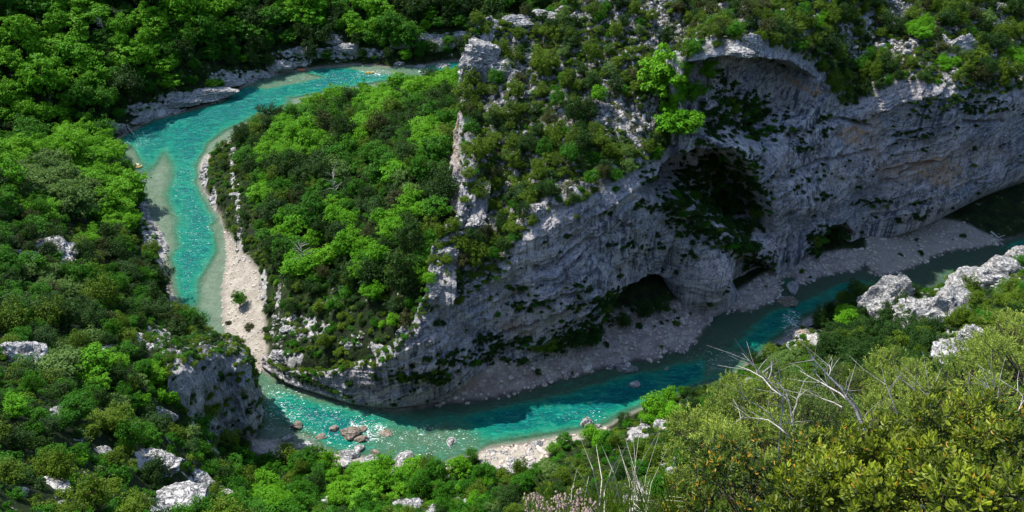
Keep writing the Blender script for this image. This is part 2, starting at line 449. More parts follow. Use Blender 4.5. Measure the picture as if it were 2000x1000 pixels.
# near bank and the slope below the viewpoint
g((620, 895, 1.5), (700, 905, 1.8), (800, 925, 2), (860, 930, 2), (900, 905, 2), (960, 885, 2), (1060, 872, 2), (1110, 868, 2.5), (1180, 855, 4), (1240, 825, 5), (1310, 790, 4), (1380, 765, 4), (1440, 745, 6), (1490, 710, 7),
  (640, 950, 7), (760, 960, 7), (880, 950, 6), (960, 930, 6), (1060, 910, 8), (640, 1000, 14), (760, 1000, 13), (900, 1000, 13), (1000, 1000, 16), (1100, 950, 15), (1100, 1000, 21), (1200, 900, 15), (1200, 1000, 30),
  (1280, 850, 16), (1300, 920, 28), (1350, 820, 18), (1400, 780, 15), (1450, 780, 24), (1500, 740, 21), (1540, 700, 16), (1560, 665, 7), (1590, 640, 7), (1620, 625, 7), (1680, 602, 8), (1600, 700, 24), (1680, 680, 22),
  (1740, 640, 18), (1640, 740, 32), (1760, 720, 36), (1800, 660, 30), (1830, 620, 25), (1880, 556, 24), (1930, 522, 25), (1990, 490, 24), (1785, 575, 19), (1700, 588, 13), (1735, 572, 19), (1690, 572, 8), (1840, 580, 16), (1850, 640, 33), (1920, 620, 36), (2000, 560, 34), (1900, 700, 48),
  (2000, 650, 52), (2200, 500, 40), (2400, 600, 70), (1500, 850, 45), (1700, 850, 62), (1900, 850, 76))
# gravel by the wall
g((1000, 760, 2), (1080, 735, 2), (1150, 700, 2.5), (1220, 680, 2.5), (1300, 650, 2.5), (1350, 640, 2), (1480, 580, 2), (1560, 530, 2), (1640, 512, 2), (1720, 480, 1.5), (1760, 520, 0.9), (1800, 470, 1.5), (1880, 470, 1.2), (1820, 435, 1.6),
  (1900, 430, 1.6), (1960, 440, 1.5), (2000, 400, 5), (2100, 400, 6))
GC = [Pz(u, v, z) for u, v, z in G]
for i, (x, y) in enumerate(RIVER):
    if i % 2 == 0 or True: GC.append(np.array([x, y, 0.15]))
# the valley beyond what the picture shows
for x, y, z in ((-500, 300, 120), (-500, 700, 230), (-200, 560, 110), (0, 560, 100), (200, 560, 110), (0, 900, 260), (400, 900, 260), (-900, 900, 320), (-1400, 0, 330), (-1400, 1400, 420), (0, 1500, 420),
                (1400, 1400, 420), (1400, 0, 330), (500, 500, 130), (480, 250, 90), (300, 120, 110), (-200, 60, 130), (-150, 0, 150), (0, 60, 62), (60, 60, 78), (-50, 50, 74), (0, 25, 100), (100, 30, 125), (140, 90, 90),
                (0, -30, 152), (100, -60, 165), (-100, -60, 165), (0, -300, 230), (600, -300, 260), (-600, -300, 260), (-1000, -1200, 380), (1000, -1200, 380), (170, 160, 60), (210, 200, 45), (260, 230, 45),
                (60, 260, 15), (100, 300, 20), (180, 330, 30), (260, 400, 60), (20, 330, 12), (60, 380, 12), (120, 420, 25)):
    GC.append(np.array([x, y, z], float))
GC = np.array(GC)
_, uniq = np.unique(np.round(GC[:, :2], 1), axis=0, return_index=True)
GC = GC[np.sort(uniq)]

def rbf_fit(C, smooth=4.0):
    n = len(C)
    D = np.sqrt(((C[:, None, :2] - C[None, :, :2]) ** 2).sum(-1))
    A = np.zeros((n + 3, n + 3))
    A[:n, :n] = D - np.eye(n) * smooth
    A[:n, n] = 1; A[:n, n + 1:] = C[:, :2]
    A[n, :n] = 1; A[n + 1:, :n] = C[:, :2].T
    return np.linalg.solve(A, np.concatenate([C[:, 2], np.zeros(3)]))
RW = rbf_fit(GC)
def rbf_eval(X, Y):
    X = np.asarray(X, float).ravel(); Y = np.asarray(Y, float).ravel()
    out = np.empty(len(X)); n = len(GC)
    for s in range(0, len(X), 20000):
        x, y = X[s:s + 20000], Y[s:s + 20000]
        D = np.sqrt((x[:, None] - GC[None, :, 0]) ** 2 + (y[:, None] - GC[None, :, 1]) ** 2)
        out[s:s + 20000] = D @ RW[:n] + RW[n] + RW[n + 1] * x + RW[n + 2] * y
    return out

def river_sd(X, Y):
    wob = 0.9 * fbm(np.stack([X / 6, Y / 6, np.zeros_like(X)], 1), 3, 91)
    return poly_sd(X, Y, RIVER) + wob

GRAVEL = [  # picture polygons of bare shore; (pts, sand, pink)
    ([(440, 450), (452, 470), (478, 515), (512, 560), (520, 620), (524, 700), (515, 728), (470, 730), (430, 660), (420, 560), (436, 480)], 0.85, 0),
    ([(380, 335), (400, 300), (450, 262), (520, 232), (570, 210), (560, 235), (480, 270), (440, 290), (405, 320), (400, 350)], 0.8, 0),
    ([(820, 770), (870, 758), (960, 735), (1040, 705), (1110, 680), (1165, 660), (1200, 640), (1260, 625), (1320, 604), (1400, 590), (1400, 640), (1350, 690), (1290, 710), (1170, 745), (1000, 800), (830, 805)], 0.0, 0.6),
    ([(1400, 600), (1440, 575), (1520, 520), (1640, 495), (1700, 490), (1700, 535), (1560, 565), (1520, 600), (1420, 615)], 0.1, 0.3),
    ([(1690, 455), (1800, 430), (1880, 440), (1960, 468), (1960, 485), (1820, 505), (1780, 535), (1700, 545)], 0.8, 0.25),
    ([(480, 850), (600, 850), (660, 890), (600, 905), (500, 895)], 0.2, 0),
    ([(640, 885), (760, 895), (840, 910), (900, 895), (900, 925), (800, 930), (640, 915)], 0.2, 0),
    ([(920, 880), (1060, 860), (1180, 835), (1190, 850), (1080, 880), (1060, 925), (960, 935)], 0.7, 0),
    ([(780, 140), (830, 132), (900, 118), (900, 145), (830, 140)], 0.4, 0),
]
ROCKY = [  # bare stony patches of ground (u, v, ru, rv, strength)
    (590, 640, 56, 30, 0.62), (560, 700, 40, 20, 0.7), (650, 590, 30, 20, 0.5), (700, 660, 40, 30, 0.45), (540, 640, 15, 70, 0.5), (455, 340, 4, 55, 0.9), (465, 400, 4, 40, 0.9), (398, 335, 9, 40, 0.8), (418, 400, 7, 45, 0.75), (470, 480, 8, 40, 0.7), (516, 560, 9, 40, 0.7), (545, 575, 4, 50, .7),
    (290, 420, 18, 80, 0.9), (320, 500, 16, 70, 0.9), (340, 600, 14, 40, 0.8), (300, 660, 45, 28, 0.8), (240, 690, 20, 10, 0.7), (130, 805, 35, 18, 0.9), (315, 815, 25, 22, 0.8), (200, 880, 22, 12, 0.7), (290, 900, 38, 22, 0.95), (390, 930, 24, 14, 0.8), (330, 990, 90, 26, 0.95), (120, 985, 40, 14, 0.7), (160, 860, 20, 8, .6),
    (640, 985, 14, 50, 0.8), (800, 990, 60, 16, 0.8), (900, 985, 30, 14, 0.5), (1000, 900, 60, 25, 1.0), (1250, 850, 30, 20, 0.8), (1290, 830, 16, 12, 0.8), (1240, 975, 28, 40, 0.9), (1310, 910, 20, 20, 0.7), (1350, 790, 20, 14, 0.7),
    (1460, 750, 24, 14, 0.8), (1560, 660, 50, 26, 0.9), (1590, 680, 16, 14, 0.6), (1860, 680, 50, 40, 0.85), (1960, 540, 50, 30, 0.6), (1830, 590, 60, 40, 0.5), (700, 895, 60, 12, 0.8), (600, 885, 50, 16, 0.8),
    (380, 190, 80, 14, 0.8), (480, 150, 80, 15, 0.8), (650, 104, 120, 13, 0.8), (560, 124, 50, 9, .8), (850, 78, 80, 14, 0.8), (1040, 40, 70, 16, 0.95), (300, 215, 60, 16, 0.9), (210, 250, 40, 14, 0.8), (1560, 540, 60, 20, 0.5)]

def ground_height(X, Y, fine=True):
    sd = river_sd(X, Y)
    z = rbf_eval(X, Y)
    P = np.stack([X, Y, np.zeros_like(X)], 1)
    rough = fbm(P / 9.0, 4, 5) * 1.4 + fbm(P / 2.6, 3, 6, ridged=True) * 0.45
    up = sstep(1.5, 12, sd)
    land = np.maximum(z, 0.12 + 0.05 * np.clip(sd, 0, 60)) + rough * up * (0.5 + 0.5 * sstep(2, 8, z))
    land = np.where(sd < 4, 0.15 + (land - 0.15) * sstep(-0.2, 4, sd), land)
    dep = np.clip((-sd - 0.1) * 0.36, 0, 2.1)
    for poly, d0, soft in SHALLOWS:
        w = 1 - sstep(-soft * 0.35, soft * 0.65, poly_sd(X, Y, pz_poly(poly)))
        dep = dep * (1 - w) + np.minimum(dep, d0) * w
    bed = -dep - 0.02
    return np.where(sd < 0, bed, land), sd, dep

def axis(lo, hi, step, far, n):
    core = np.arange(lo, hi + step * 0.5, step)
    g1 = lo - np.geomspace(step * 2, far, n)[::-1]
    g2 = hi + np.geomspace(step * 2, far, n)
    return np.concatenate([g1, core, g2])
XS = axis(-250, 330, 1.0, 1500, 26)
YS = axis(40, 460, 1.0, 1400, 26)
GX, GY = np.meshgrid(XS, YS)
gx, gy = GX.ravel(), GY.ravel()
gz, gsd, gdep = ground_height(gx, gy)
gu, gv, gd = proj(np.stack([gx, gy, gz], 1))
front = gd > 1
def pxmask(u, v, lst):
    out = np.zeros(len(u))
    for e in lst:
        cu, cv, ru, rv, s = e[:5]
        r = np.sqrt(((u - cu) / ru) ** 2 + ((v - cv) / rv) ** 2)
        out = np.maximum(out, s * (1 - sstep(0.7, 1.25, r)))
    return out
g_rock = pxmask(gu, gv, ROCKY) * front * 0.78
gzg = gz.reshape(GX.shape)
dzy, dzx = np.gradient(gzg, YS, XS)
slope = np.sqrt(dzx ** 2 + dzy ** 2).ravel()
g_rock = np.maximum(g_rock, sstep(1.7, 2.8, slope) * 0.6)
g_gravel = 1 - sstep(-0.5, 1.2, gsd)
g_sand = np.where(gsd < 0, 0.5, 0.0); g_pink = np.zeros(len(gx))
for poly, s, pk in GRAVEL:
    w = (1 - sstep(-0.6, 1.2, poly_sd(gx, gy, pz_poly(poly, 0.6))))
    g_gravel = np.maximum(g_gravel, w); g_sand = np.maximum(g_sand * (1 - w), s * w); g_pink = np.maximum(g_pink, pk * w)
g_wet_shade = 1 - sstep(0.2, 1.4, gsd)
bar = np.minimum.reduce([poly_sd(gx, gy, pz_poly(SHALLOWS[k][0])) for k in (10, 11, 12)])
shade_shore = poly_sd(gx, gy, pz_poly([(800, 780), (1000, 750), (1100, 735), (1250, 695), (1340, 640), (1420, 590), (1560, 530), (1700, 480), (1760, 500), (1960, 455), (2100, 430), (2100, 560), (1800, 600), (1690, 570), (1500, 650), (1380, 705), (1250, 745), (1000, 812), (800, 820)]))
g_wet_shade = np.where(gsd < 0.5, np.maximum(g_wet_shade * 0.4, 1 - sstep(-1, 1, shade_shore)), g_wet_shade * 0.4)  # wet gravel darkening; towards the right end it also paints the cliff's shade
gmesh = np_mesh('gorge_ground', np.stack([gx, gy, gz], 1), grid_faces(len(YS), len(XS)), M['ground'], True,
                dict(rock=g_rock, gravel=g_gravel, sand=g_sand, pink=g_pink, wet=g_wet_shade))
ground = set_props(link_obj('ground', gmesh), 'wooded gorge sides, rocky banks and gravel bars around the river bend', kind='structure')

# water: one sheet over the bed, a little past the banks
wm = (gsd < 3.0)
def sub_grid(mask2d, V, attrs):
    nr, nc = mask2d.shape
    q = mask2d[:-1, :-1] & mask2d[1:, :-1] & mask2d[:-1, 1:] & mask2d[1:, 1:]
    F = grid_faces(nr, nc)[q.ravel()]
    used = np.unique(F); idx = np.full(nr * nc, -1); idx[used] = np.arange(len(used))
    return V[used], idx[F], {k: a[used] for k, a in attrs.items()}
g_foam_glint = pxmask(*proj(np.stack([gx, gy, gx * 0], 1))[:2], FOAM_GLINT)
dn = fbm(np.stack([gx / 14, gy / 14, gx * 0], 1), 3, 44)
wV, wF, wA = sub_grid(wm.reshape(GX.shape), np.stack([gx, gy, np.zeros_like(gx)], 1), dict(depth=np.clip(gdep * (1 + 0.3 * dn), 0, 3), foam=g_foam_glint))
water = set_props(link_obj('river_water', np_mesh('river_water', wV, wF, M['water'], True, wA)), 'turquoise river winding round the rock spur', kind='structure')

# ------------------------------------------------------------------ THE PROMONTORY: wall, caves and scrub-covered back
def off(P, d):      # step back into the rock, away from the water
    return P + np.array([-0.35, 0.94, 0]) * d
FOOT = [(512, 716), (560, 748), (620, 768), (690, 788), (765, 796), (830, 788), (870, 779), (930, 755), (995, 738), (1068, 722), (1132, 696), (1192, 648),
        (1270, 604), (1330, 606), (1400, 612), (1460, 570), (1520, 535), (1580, 512), (1640, 484), (1700, 466), (1780, 450), (1860, 412), (1940, 372), (2030, 340), (2200, 300), (2500, 260)]
TOP = [(512, 698, 1), (556, 722, 2), (610, 729, 2.5), (690, 714, 3), (745, 692, 3.5), (800, 642, 4), (830, 596, 5), (900, 573, 6), (965, 528, 7), (1040, 440, 8), (1150, 385, 9), (1250, 330, 9),
       (1305, 285, 11), (1350, 112, 14), (1460, 90, 15), (1530, 100, 17), (1592, 132, 19), (1645, 205, 17), (1705, 185, 12), (1765, 155, 8), (1850, 172, 5), (1935, 185, 3), (2030, 165, 2), (2130, 150, 2), (2320, 130, 8), (2650, 110, 8)]
LEDGE = [(830, 596, 0), (838, 535, 172), (846, 482, 178), (893, 440, 185), (905, 385, 192), (905, 330, 203), (897, 290, 213), (900, 205, 228), (902, 115, 236), (926, 70, 241)]
BACK = {7: (985, 55, 246), 8: (1030, 38, 250), 9: (1090, 18, 255), 10: (1170, -8, 258), 11: (1270, -45, 262), 12: (1360, -70, 266), 13: (1420, -80, 272), 14: (1500, -85, 278), 15: (1580, -85, 284), 16: (1660, -85, 290), 17: (1730, -85, 298),
        18: (1800, -85, 306), 19: (1870, -85, 312), 20: (1960, -85, 318), 21: (2050, -85, 324), 22: (2150, -85, 330), 23: (2260, -85, 338), 24: (2450, -85, 350), 25: (2800, -85, 380)}
NCOL = len(FOOT)
NP = 9     # plateau steps
cols = []
for k in range(NCOL):
    F0 = Pz(*FOOT[k], 1.2)
    if k >= 20: F0[2] += 3.0; F0 = Pz(*FOOT[k], min(4.0 + (k - 19) * 1.5, 10))
    T0 = Py(TOP[k][0], TOP[k][1], F0[1] + TOP[k][2] * (0.94 if k < 7 else 1))
    under = off(F0, 4.5 if k < 20 else 9); under[2] = -3
    rows = [under, F0]
    for f in (0.33, 0.66): rows.append(F0 * (1 - f) + T0 * f)
    rows.append(T0)
    L = []
    for j in range(1, NP + 1):
        if k < 6:
            q = off(T0, 2.2 * j); q[2] = T0[2] - 1.0 * j - 0.12 * j * j; L.append(q)
        elif k == 6:
            u, v, Y = LEDGE[j]; L.append(Py(u, v, Y))
        else:
            f = j / NP
            B0 = Py(*BACK[k])
            q = T0 * (1 - f) + B0 * f
            L.append(q)
    if k == 7:
        L = [(np.array(a) * 0.5 + np.array(b) * 0.5) for a, b in zip([Py(*LEDGE[j]) for j in range(1, NP + 1)], [T7 * (1 - j / NP) + Py(*BACK[8]) * j / NP for j in range(1, NP + 1) for T7 in (Py(965, 528, 179),)])]
        L[-1] = Py(*BACK[7])
    rows += L
    if k >= 6:
        e = rows[-1].copy(); e2 = e + np.array([0, 7, -16]); e3 = e + np.array([0, 16, -e[2] - 4])
    else:
        e = rows[-1].copy(); e2 = off(e, 3); e2[2] -= 5; e3 = off(e, 6); e3[2] = -4
    rows += [e2, e3]
    cols.append(rows)
# the wall that closes the plateau on its left: two more columns outside column 6 (for rows of the back only)
A = np.array(cols)          # (NCOL, NR, 3)
NR = A.shape[1]
def resample(A, ts, axis):
    """Catmull-Rom along an axis at fractional indices ts"""
    A = np.moveaxis(A, axis, 0); n = len(A)
    i = np.clip(np.floor(ts).astype(int), 0, n - 2); f = (ts - i)[:, None, None]
    p0 = A[np.clip(i - 1, 0, n - 1)]; p1 = A[i]; p2 = A[i + 1]; p3 = A[np.clip(i + 2, 0, n - 1)]
    m1 = (p2 - p0) * 0.5; m2 = (p3 - p1) * 0.5
    # keep steps tight where they are sharp
    out = (2 * f ** 3 - 3 * f ** 2 + 1) * p1 + (f ** 3 - 2 * f ** 2 + f) * m1 * 0.75 + (-2 * f ** 3 + 3 * f ** 2) * p2 + (f ** 3 - f ** 2) * m2 * 0.75
    return np.moveaxis(out, 0, axis)
def row_samples(counts):
    out = []
    for i, c in enumerate(counts):
        out.append(i + np.arange(c) / c)
    out.append(np.array([len(counts)]))
    return np.concatenate(out)
rt = row_samples([10, 75, 75, 75] + [22] * NP + [14, 10])
ct = np.linspace(0, NCOL - 1, 820)
Q = resample(resample(A, ct, 0), rt, 1)     # (820, nrow, 3)
CAVES = [  # (picture polygon, depth m, edge softness px)
    ([(1232, 368), (1300, 312), (1360, 290), (1430, 285), (1465, 330), (1500, 400), (1510, 455), (1480, 480), (1440, 465), (1400, 440), (1370, 410), (1320, 390), (1270, 385)], 20, 22),
    ([(1338, 122), (1400, 106), (1460, 104), (1540, 118), (1590, 150), (1570, 230), (1510, 290), (1420, 285), (1350, 250), (1325, 190)], 12, 11),
    ([(1168, 650), (1185, 600), (1225, 558), (1280, 535), (1330, 560), (1335, 610), (1300, 640), (1240, 655)], 14, 16),
    ([(1420, 560), (1440, 500), (1490, 500), (1520, 540), (1460, 590)], 6, 14),
    ([(1590, 480), (1610, 440), (1650, 430), (1670, 460), (1640, 500), (1600, 505)], 7, 12),
    ([(1540, 250), (1580, 245), (1560, 280), (1500, 300)], 3, 10),
    ([(1700, 480), (1860, 425), (1940, 380), (2040, 350), (2040, 420), (1700, 500)], 12, 6),
    ([(1500, 345), (1600, 300), (1700, 285), (1700, 295), (1600, 315), (1505, 356)], 2.6, 5),
    ([(1640, 390), (1760, 330), (1860, 300), (1860, 311), (1760, 346), (1645, 403)], 2.6, 5),
    ([(1000, 600), (1090, 560), (1180, 540), (1180, 551), (1090, 576), (1005, 613)], 2.4, 5),
    ([(1040, 520), (1150, 460), (1230, 430), (1235, 441), (1150, 476), (1045, 533)], 2.4, 5),
    ([(880, 690), (960, 650), (1060, 610), (1065, 621), (965, 663), (885, 701)], 2.2, 5),
    ([(1700, 420), (1800, 385), (1900, 345), (1905, 356), (1805, 399), (1705, 433)], 2.4, 5),
    ([(1590, 240), (1640, 225), (1700, 240), (1700, 250), (1640, 236), (1595, 252)], 2.0, 5),
    ([(1780, 250), (1860, 235), (1960, 230), (1960, 240), (1860, 247), (1785, 262)], 2.4, 5),
    ([(1300, 480), (1325, 470), (1330, 560), (1300, 600), (1285, 560)], 4, 14),
]
BULGES = [(1380, 540, 55, 85, 6), (1350, 590, 45, 40, 2), (1560, 380, 80, 60, 3), (1100, 560, 120, 90, 2.5), (880, 690, 90, 70, 1.5)]
nrow = len(rt)
Pf = Q.reshape(-1, 3)
rowt = np.tile(rt, len(ct)); colt = np.repeat(ct, nrow)
du = np.gradient(Q, axis=0); dv = np.gradient(Q, axis=1)
Nn = np.cross(du, dv).reshape(-1, 3)
Nn /= np.linalg.norm(Nn, axis=1, keepdims=True) + 1e-9
uu, vv, _ = proj(Pf)
face = sstep(1.0, 1.4, rowt) * (1 - sstep(3.75, 4.02, rowt))
plat = sstep(3.9, 4.3, rowt)
infm = (rowt < 4.0)
small = sstep(0, 6.5, colt)        # the tip is low: keep its relief small
cave = np.zeros(len(Pf))
for poly, d, soft in CAVES:
    w = 1 - sstep(-soft, soft * 0.15, poly_sd(uu, vv, poly))
    cave = np.maximum(cave, d * w)
bul = np.zeros(len(Pf))
for cu, cv, ru, rv, d in BULGES:
    r = np.sqrt(((uu - cu) / ru) ** 2 + ((vv - cv) / rv) ** 2)
    bul += d * (1 - sstep(0.1, 1.0, r))
inward = np.array([-0.38, 0.925, 0.0])
nA = fbm(Pf / 16.0, 3, 11) * 3.2
fl = fbm(Pf * np.array([1 / 3.2, 1 / 3.2, 1 / 24.0]), 4, 12, ridged=True) * 1.1
bedc = Pf[:, 2] - 0.42 * Pf[:, 0] + 2.0 * fbm(Pf / 12.0, 2, 15)
st = fbm(np.stack([Pf[:, 0] / 24, Pf[:, 1] / 24, bedc / 3.6], 1), 5, 13, ridged=True) * 1.8
saw = (bedc / 3.1) % 1.0
st = st + (saw - 0.5) * 0.9 * sstep(-0.1, 0.35, fbm(Pf / 15.0, 2, 16))
blk = vnoise(np.stack([(Pf[:, 0] + Pf[:, 1] * .4) / 2.4, Pf[:, 1] * 0, bedc / 2.0], 1).round(0) + 0.0, 19)
st = st + 0.35 * blk
sm = fbm(Pf / 1.6, 3, 14, ridged=True) * 0.42
amp = 0.25 + 0.75 * small
disp_face = (nA + fl + st) * amp * (0.25 + 0.75 * face) + sm
pn = fbm(Pf / 13.0, 3, 21) * 2.2 + fbm(Pf / 4.0, 4, 22, ridged=True) * 1.5 + sm * 1.3
rise = sstep(4.0, 4.6, rowt) * (1 - sstep(NP + 3.5, NP + 4.2, rowt))
Pf = Pf - inward * (disp_face * (1 - plat))[:, None] * (sstep(0.2, 1.0, rowt) * (0.22 + 0.78 * sstep(1.05, 1.7, rowt)))[:, None]
Pf = Pf + inward * ((cave * (1 - plat)) - bul * face)[:, None]
Pf = Pf + np.stack([np.zeros(len(Pf)), np.zeros(len(Pf)), pn * rise * amp], 1)
cV = Pf.copy()
ochre = pxmask(uu, vv, [(1660, 260, 28, 18, .9), (1590, 175, 16, 10, 1), (1830, 330, 50, 30, .7), (1700, 260, 20, 60, .4), (836, 590, 12, 12, .9), (1790, 330, 90, 26, .5), (1900, 300, 80, 20, .3), (1010, 640, 50, 20, .3)]) * (rowt < 4.3)
up_n = np.clip(Nn[:, 2], -1, 1)
crust = np.clip(sstep(3.86, 4.1, rowt) + pxmask(uu, vv, [(850, 600, 26, 30, 1), (980, 540, 30, 40, .8), (1280, 310, 40, 22, .7), (1330, 400, 0.1, 0.1, 0), (1500, 430, 50, 40, .35), (1650, 380, 80, 60, .35), (900, 640, 30, 40, .4)]), 0, 1)
crust = crust * (1 - pxmask(uu, vv, [(1352, 175, 26, 95, 1)]))
soil = plat * 0.95 * sstep(6.05, 6.5, colt)
cF = grid_faces(len(ct), nrow)[:, ::-1]
_fc = colt[cF[:, 0]]; _fr = rowt[cF[:, 0]]
cF = cF[~((_fc > 5.03) & (_fc < 5.985) & (_fr > 4.35))]
cmesh = np_mesh('promontory', cV, cF, M['cliff'], False, dict(ochre=ochre, crust=crust, soil=soil))
cliff = set_props(link_obj('rock_promontory', cmesh), 'grey limestone promontory with caves and scrub on its back', kind='structure')

# the wall on the woodland side of the promontory (column 6 edge down into the wood)
edge_pts = [Py(*LEDGE[j]) for j in range(1, 10)]
edge_pts = [off(Pz(790, 655, 22), 2)] + [Py(830, 596, 170)] + edge_pts
edge_pts[1] = A[6, 4]
e_back = A[6, -3] + np.array([3, 9, -10])
edge_pts.append(e_back)
sidecols = []
OUTX = [-0.5, -0.5, -1, -2, -3, -4, -5, -7, -6.5, -5, -2, 2]
for i, e in enumerate(edge_pts):
    hz = float(rbf_eval([e[0] - 3], [e[1]])[0])
    lo = min(hz, e[2] - 2) - 4
    o = OUTX[i]
    sidecols.append([e + np.array([7, 1, 0.2]), e + np.array([2.6, 0.4, 0.9]), e + np.array([0, 0, 0.2]), e * 0.66 + np.array([e[0] + o * .6 - 0.6, e[1] - 0.5, lo]) * 0.34, e * 0.33 + np.array([e[0] + o, e[1] - 1.5, lo]) * 0.67, np.array([e[0] + o, e[1] - 4.5, lo])])
S = np.array(sidecols)
sct = np.linspace(0, len(S) - 1, 230); srt = np.linspace(0, 5, 120)
SQ = resample(resample(S, sct, 0), srt, 1)
sn = np.cross(np.gradient(SQ, axis=0), np.gradient(SQ, axis=1)).reshape(-1, 3); sn /= np.linalg.norm(sn, axis=1, keepdims=True) + 1e-9
sP = SQ.reshape(-1, 3); su, sv, _ = proj(sP)
sd_ = fbm(sP / 7, 3, 31) * 1.8 + fbm(sP * np.array([.4, .4, .07]), 4, 32, ridged=True) * 1.0 + fbm(sP / 1.6, 3, 33, ridged=True) * 0.4
if sn[len(sn) // 2, 0] > 0: sn = -sn
sP = sP + sn * sd_[:, None]
so = pxmask(su, sv, [(888, 275, 26, 46, 1), (893, 225, 18, 44, .9), (900, 315, 24, 24, .8), (900, 180, 12, 30, .6)])
smesh = np_mesh('promontory_side', sP, grid_faces(len(sct), len(srt)), M['cliff'], False, dict(ochre=so, crust=np.full(len(sP), .75), soil=np.zeros(len(sP))))
side = set_props(link_obj('promontory_side_wall', smesh), 'ochre stained wall dropping from the pinnacle into the wood', kind='structure')

# ------------------------------------------------------------------ THE CRAG on the left bank
def patch(name, cols, counts, ncol, mat, label, big=1.5, ochre=None, seed=50, crust_row=1.7, kind='structure'):
    A = np.array(cols, float)
    rt = row_samples(counts); ct = np.linspace(0, len(cols) - 1, ncol)
    Q = resample(resample(A, ct, 0), rt, 1)
    N = np.cross(np.gradient(Q, axis=0), np.gradient(Q, axis=1)).reshape(-1, 3); N /= np.linalg.norm(N, axis=1, keepdims=True) + 1e-9
    P = Q.reshape(-1, 3)
    rowt = np.tile(rt, len(ct))
    mid = N[(len(ct) // 2) * len(rt) + len(rt) // 2]
    if np.dot(mid, np.array([0, 0, CAM_Z]) - P.mean(0)) < 0: N = -N
    d = fbm(P / 9, 3, seed) * big * 1.3 + fbm(P * np.array([.35, .35, .12]), 4, seed + 1, ridged=True) * big * 0.6 + fbm(P / 1.5, 3, seed + 2, ridged=True) * 0.32
    u, v, _ = proj(P)
    P = P + N * d[:, None]
    oc = pxmask(u, v, ochre) if ochre else np.zeros(len(P))
    me = np_mesh(name, P, grid_faces(len(ct), len(rt)), mat, False, dict(ochre=oc, crust=sstep(crust_row - 0.3, crust_row + 0.1, rowt) * 0.9 + 0.35, soil=sstep(crust_row + 0.05, crust_row + 0.5, rowt) * 0.8))
    return set_props(link_obj(name, me), label, kind=kind), P, grid_faces(len(ct), len(rt))

cr = []
for top, foot in (((325, 740, 36), (335, 800, 29)), ((362, 716, 33), (372, 878, 16)), ((405, 700, 30), (405, 905, 6)), ((446, 697, 27), (438, 920, -1)), ((480, 716, 24), (470, 893, -1)), ((498, 752, 18), (493, 838, -1)), ((484, 712, 17), (486, 770, -1))):
    T = Pz(*top); F = Pz(*foot)
    B1 = T + np.array([-3, 7, -0.8]); B2 = T + np.array([-8, 15, -6.0])
    bulge = np.array([0.8, -1.8, 0])
    cr.append([F, F * .62 + T * .38 + bulge, F * .25 + T * .75 + bulge * 1.3, T, B1, B2])
crag, cragP, cragF = patch('riverside_crag', cr, [40, 40, 26, 26, 20], 190, M['cliff'], 'steep grey crag above the left bank with scrub on top', 2.0, [(400, 780, 40, 30, .25)], 50, 2.95)

# ------------------------------------------------------------------ surfaces to stand things on
def bvh_of(P, F):
    return BVHTree.FromPolygons([tuple(p) for p in P.tolist()], [tuple(f) for f in F.tolist()])
def thin_grid(V, nr, nc, a, b):
    ri = np.unique(np.append(np.arange(0, nr, a), nr - 1)); ci = np.unique(np.append(np.arange(0, nc, b), nc - 1))
    return V.reshape(nr, nc, 3)[np.ix_(ri, ci)].reshape(-1, 3), grid_faces(len(ri), len(ci))
ys_, xs_ = len(YS), len(XS)
gP2, gF2 = thin_grid(np.stack([gx, gy, gz], 1), ys_, xs_, 2, 2)
cP2, cF2 = thin_grid(cV, len(ct), nrow, 2, 2)
TREES = [bvh_of(gP2, gF2), bvh_of(cP2, cF2), bvh_of(sP, grid_faces(len(sct), len(srt))), bvh_of(cragP, cragF)]
CAMV = Vector((0, 0, CAM_Z))
def cast(o, d, maxd=2000):
    best = None
    for T in TREES:
        loc, nrm, i, dist = T.ray_cast(o, d, maxd)
        if loc is not None and (best is None or dist < best[2]): best = (loc, nrm, dist)
    return best
def hit(u, v):
    r = cast(CAMV, Vector(ray(u, v)).normalized())
    return r[0] if r else Vector(Pz(u, v, 0))
def visible(p):
    d = Vector(p) - CAMV; L = d.length
    r = cast(CAMV, d / L, L - 0.7)
    return r is None
def gheight(x, y):
    i = np.clip(np.searchsorted(YS, y) - 1, 0, ys_ - 2); j = np.clip(np.searchsorted(XS, x) - 1, 0, xs_ - 2)
    fy = (y - YS[i]) / (YS[i + 1] - YS[i]); fx = (x - XS[j]) / (XS[j + 1] - XS[j])
    Z = gzg
    return (Z[i, j] * (1 - fx) + Z[i, j + 1] * fx) * (1 - fy) + (Z[i + 1, j] * (1 - fx) + Z[i + 1, j + 1] * fx) * fy

# ------------------------------------------------------------------ rocks
def rock_verts(seed, sub=4, cuts=9, strata=0.0, rough=0.16):
    import bmesh
    bm = bmesh.new(); bmesh.ops.create_icosphere(bm, subdivisions=sub, radius=1.0)
    V = np.array([v.co[:] for v in bm.verts]); F = np.array([[v.index for v in f.verts] for f in bm.faces]); bm.free()
    r = np.random.default_rng(seed)
    for _ in range(cuts):
        n = r.normal(size=3); n /= np.linalg.norm(n); h = r.uniform(0.55, 0.85)
        dd = V @ n - h
        V = V - np.clip(dd, 0, None)[:, None] * n * 0.85
    d = fbm(V * 1.6 + seed, 3, seed, ridged=True) * rough + fbm(V * 4.5 + seed, 3, seed + 3, ridged=True) * rough * 0.45
    if strata:
        ph = (V[:, 2] + 0.25 * V[:, 0]) * 5 + fbm(V * 1.2, 2, seed + 5) * 1.5
        d = d + strata * (np.abs((ph % 1) - 0.5) ** 0.5 - 0.5)
    V = V * (1 + d[:, None])
    return V, F
ROCKV = [rock_verts(s, 4, 9, 0.12 if s % 2 else 0.0) for s in range(100, 106)]
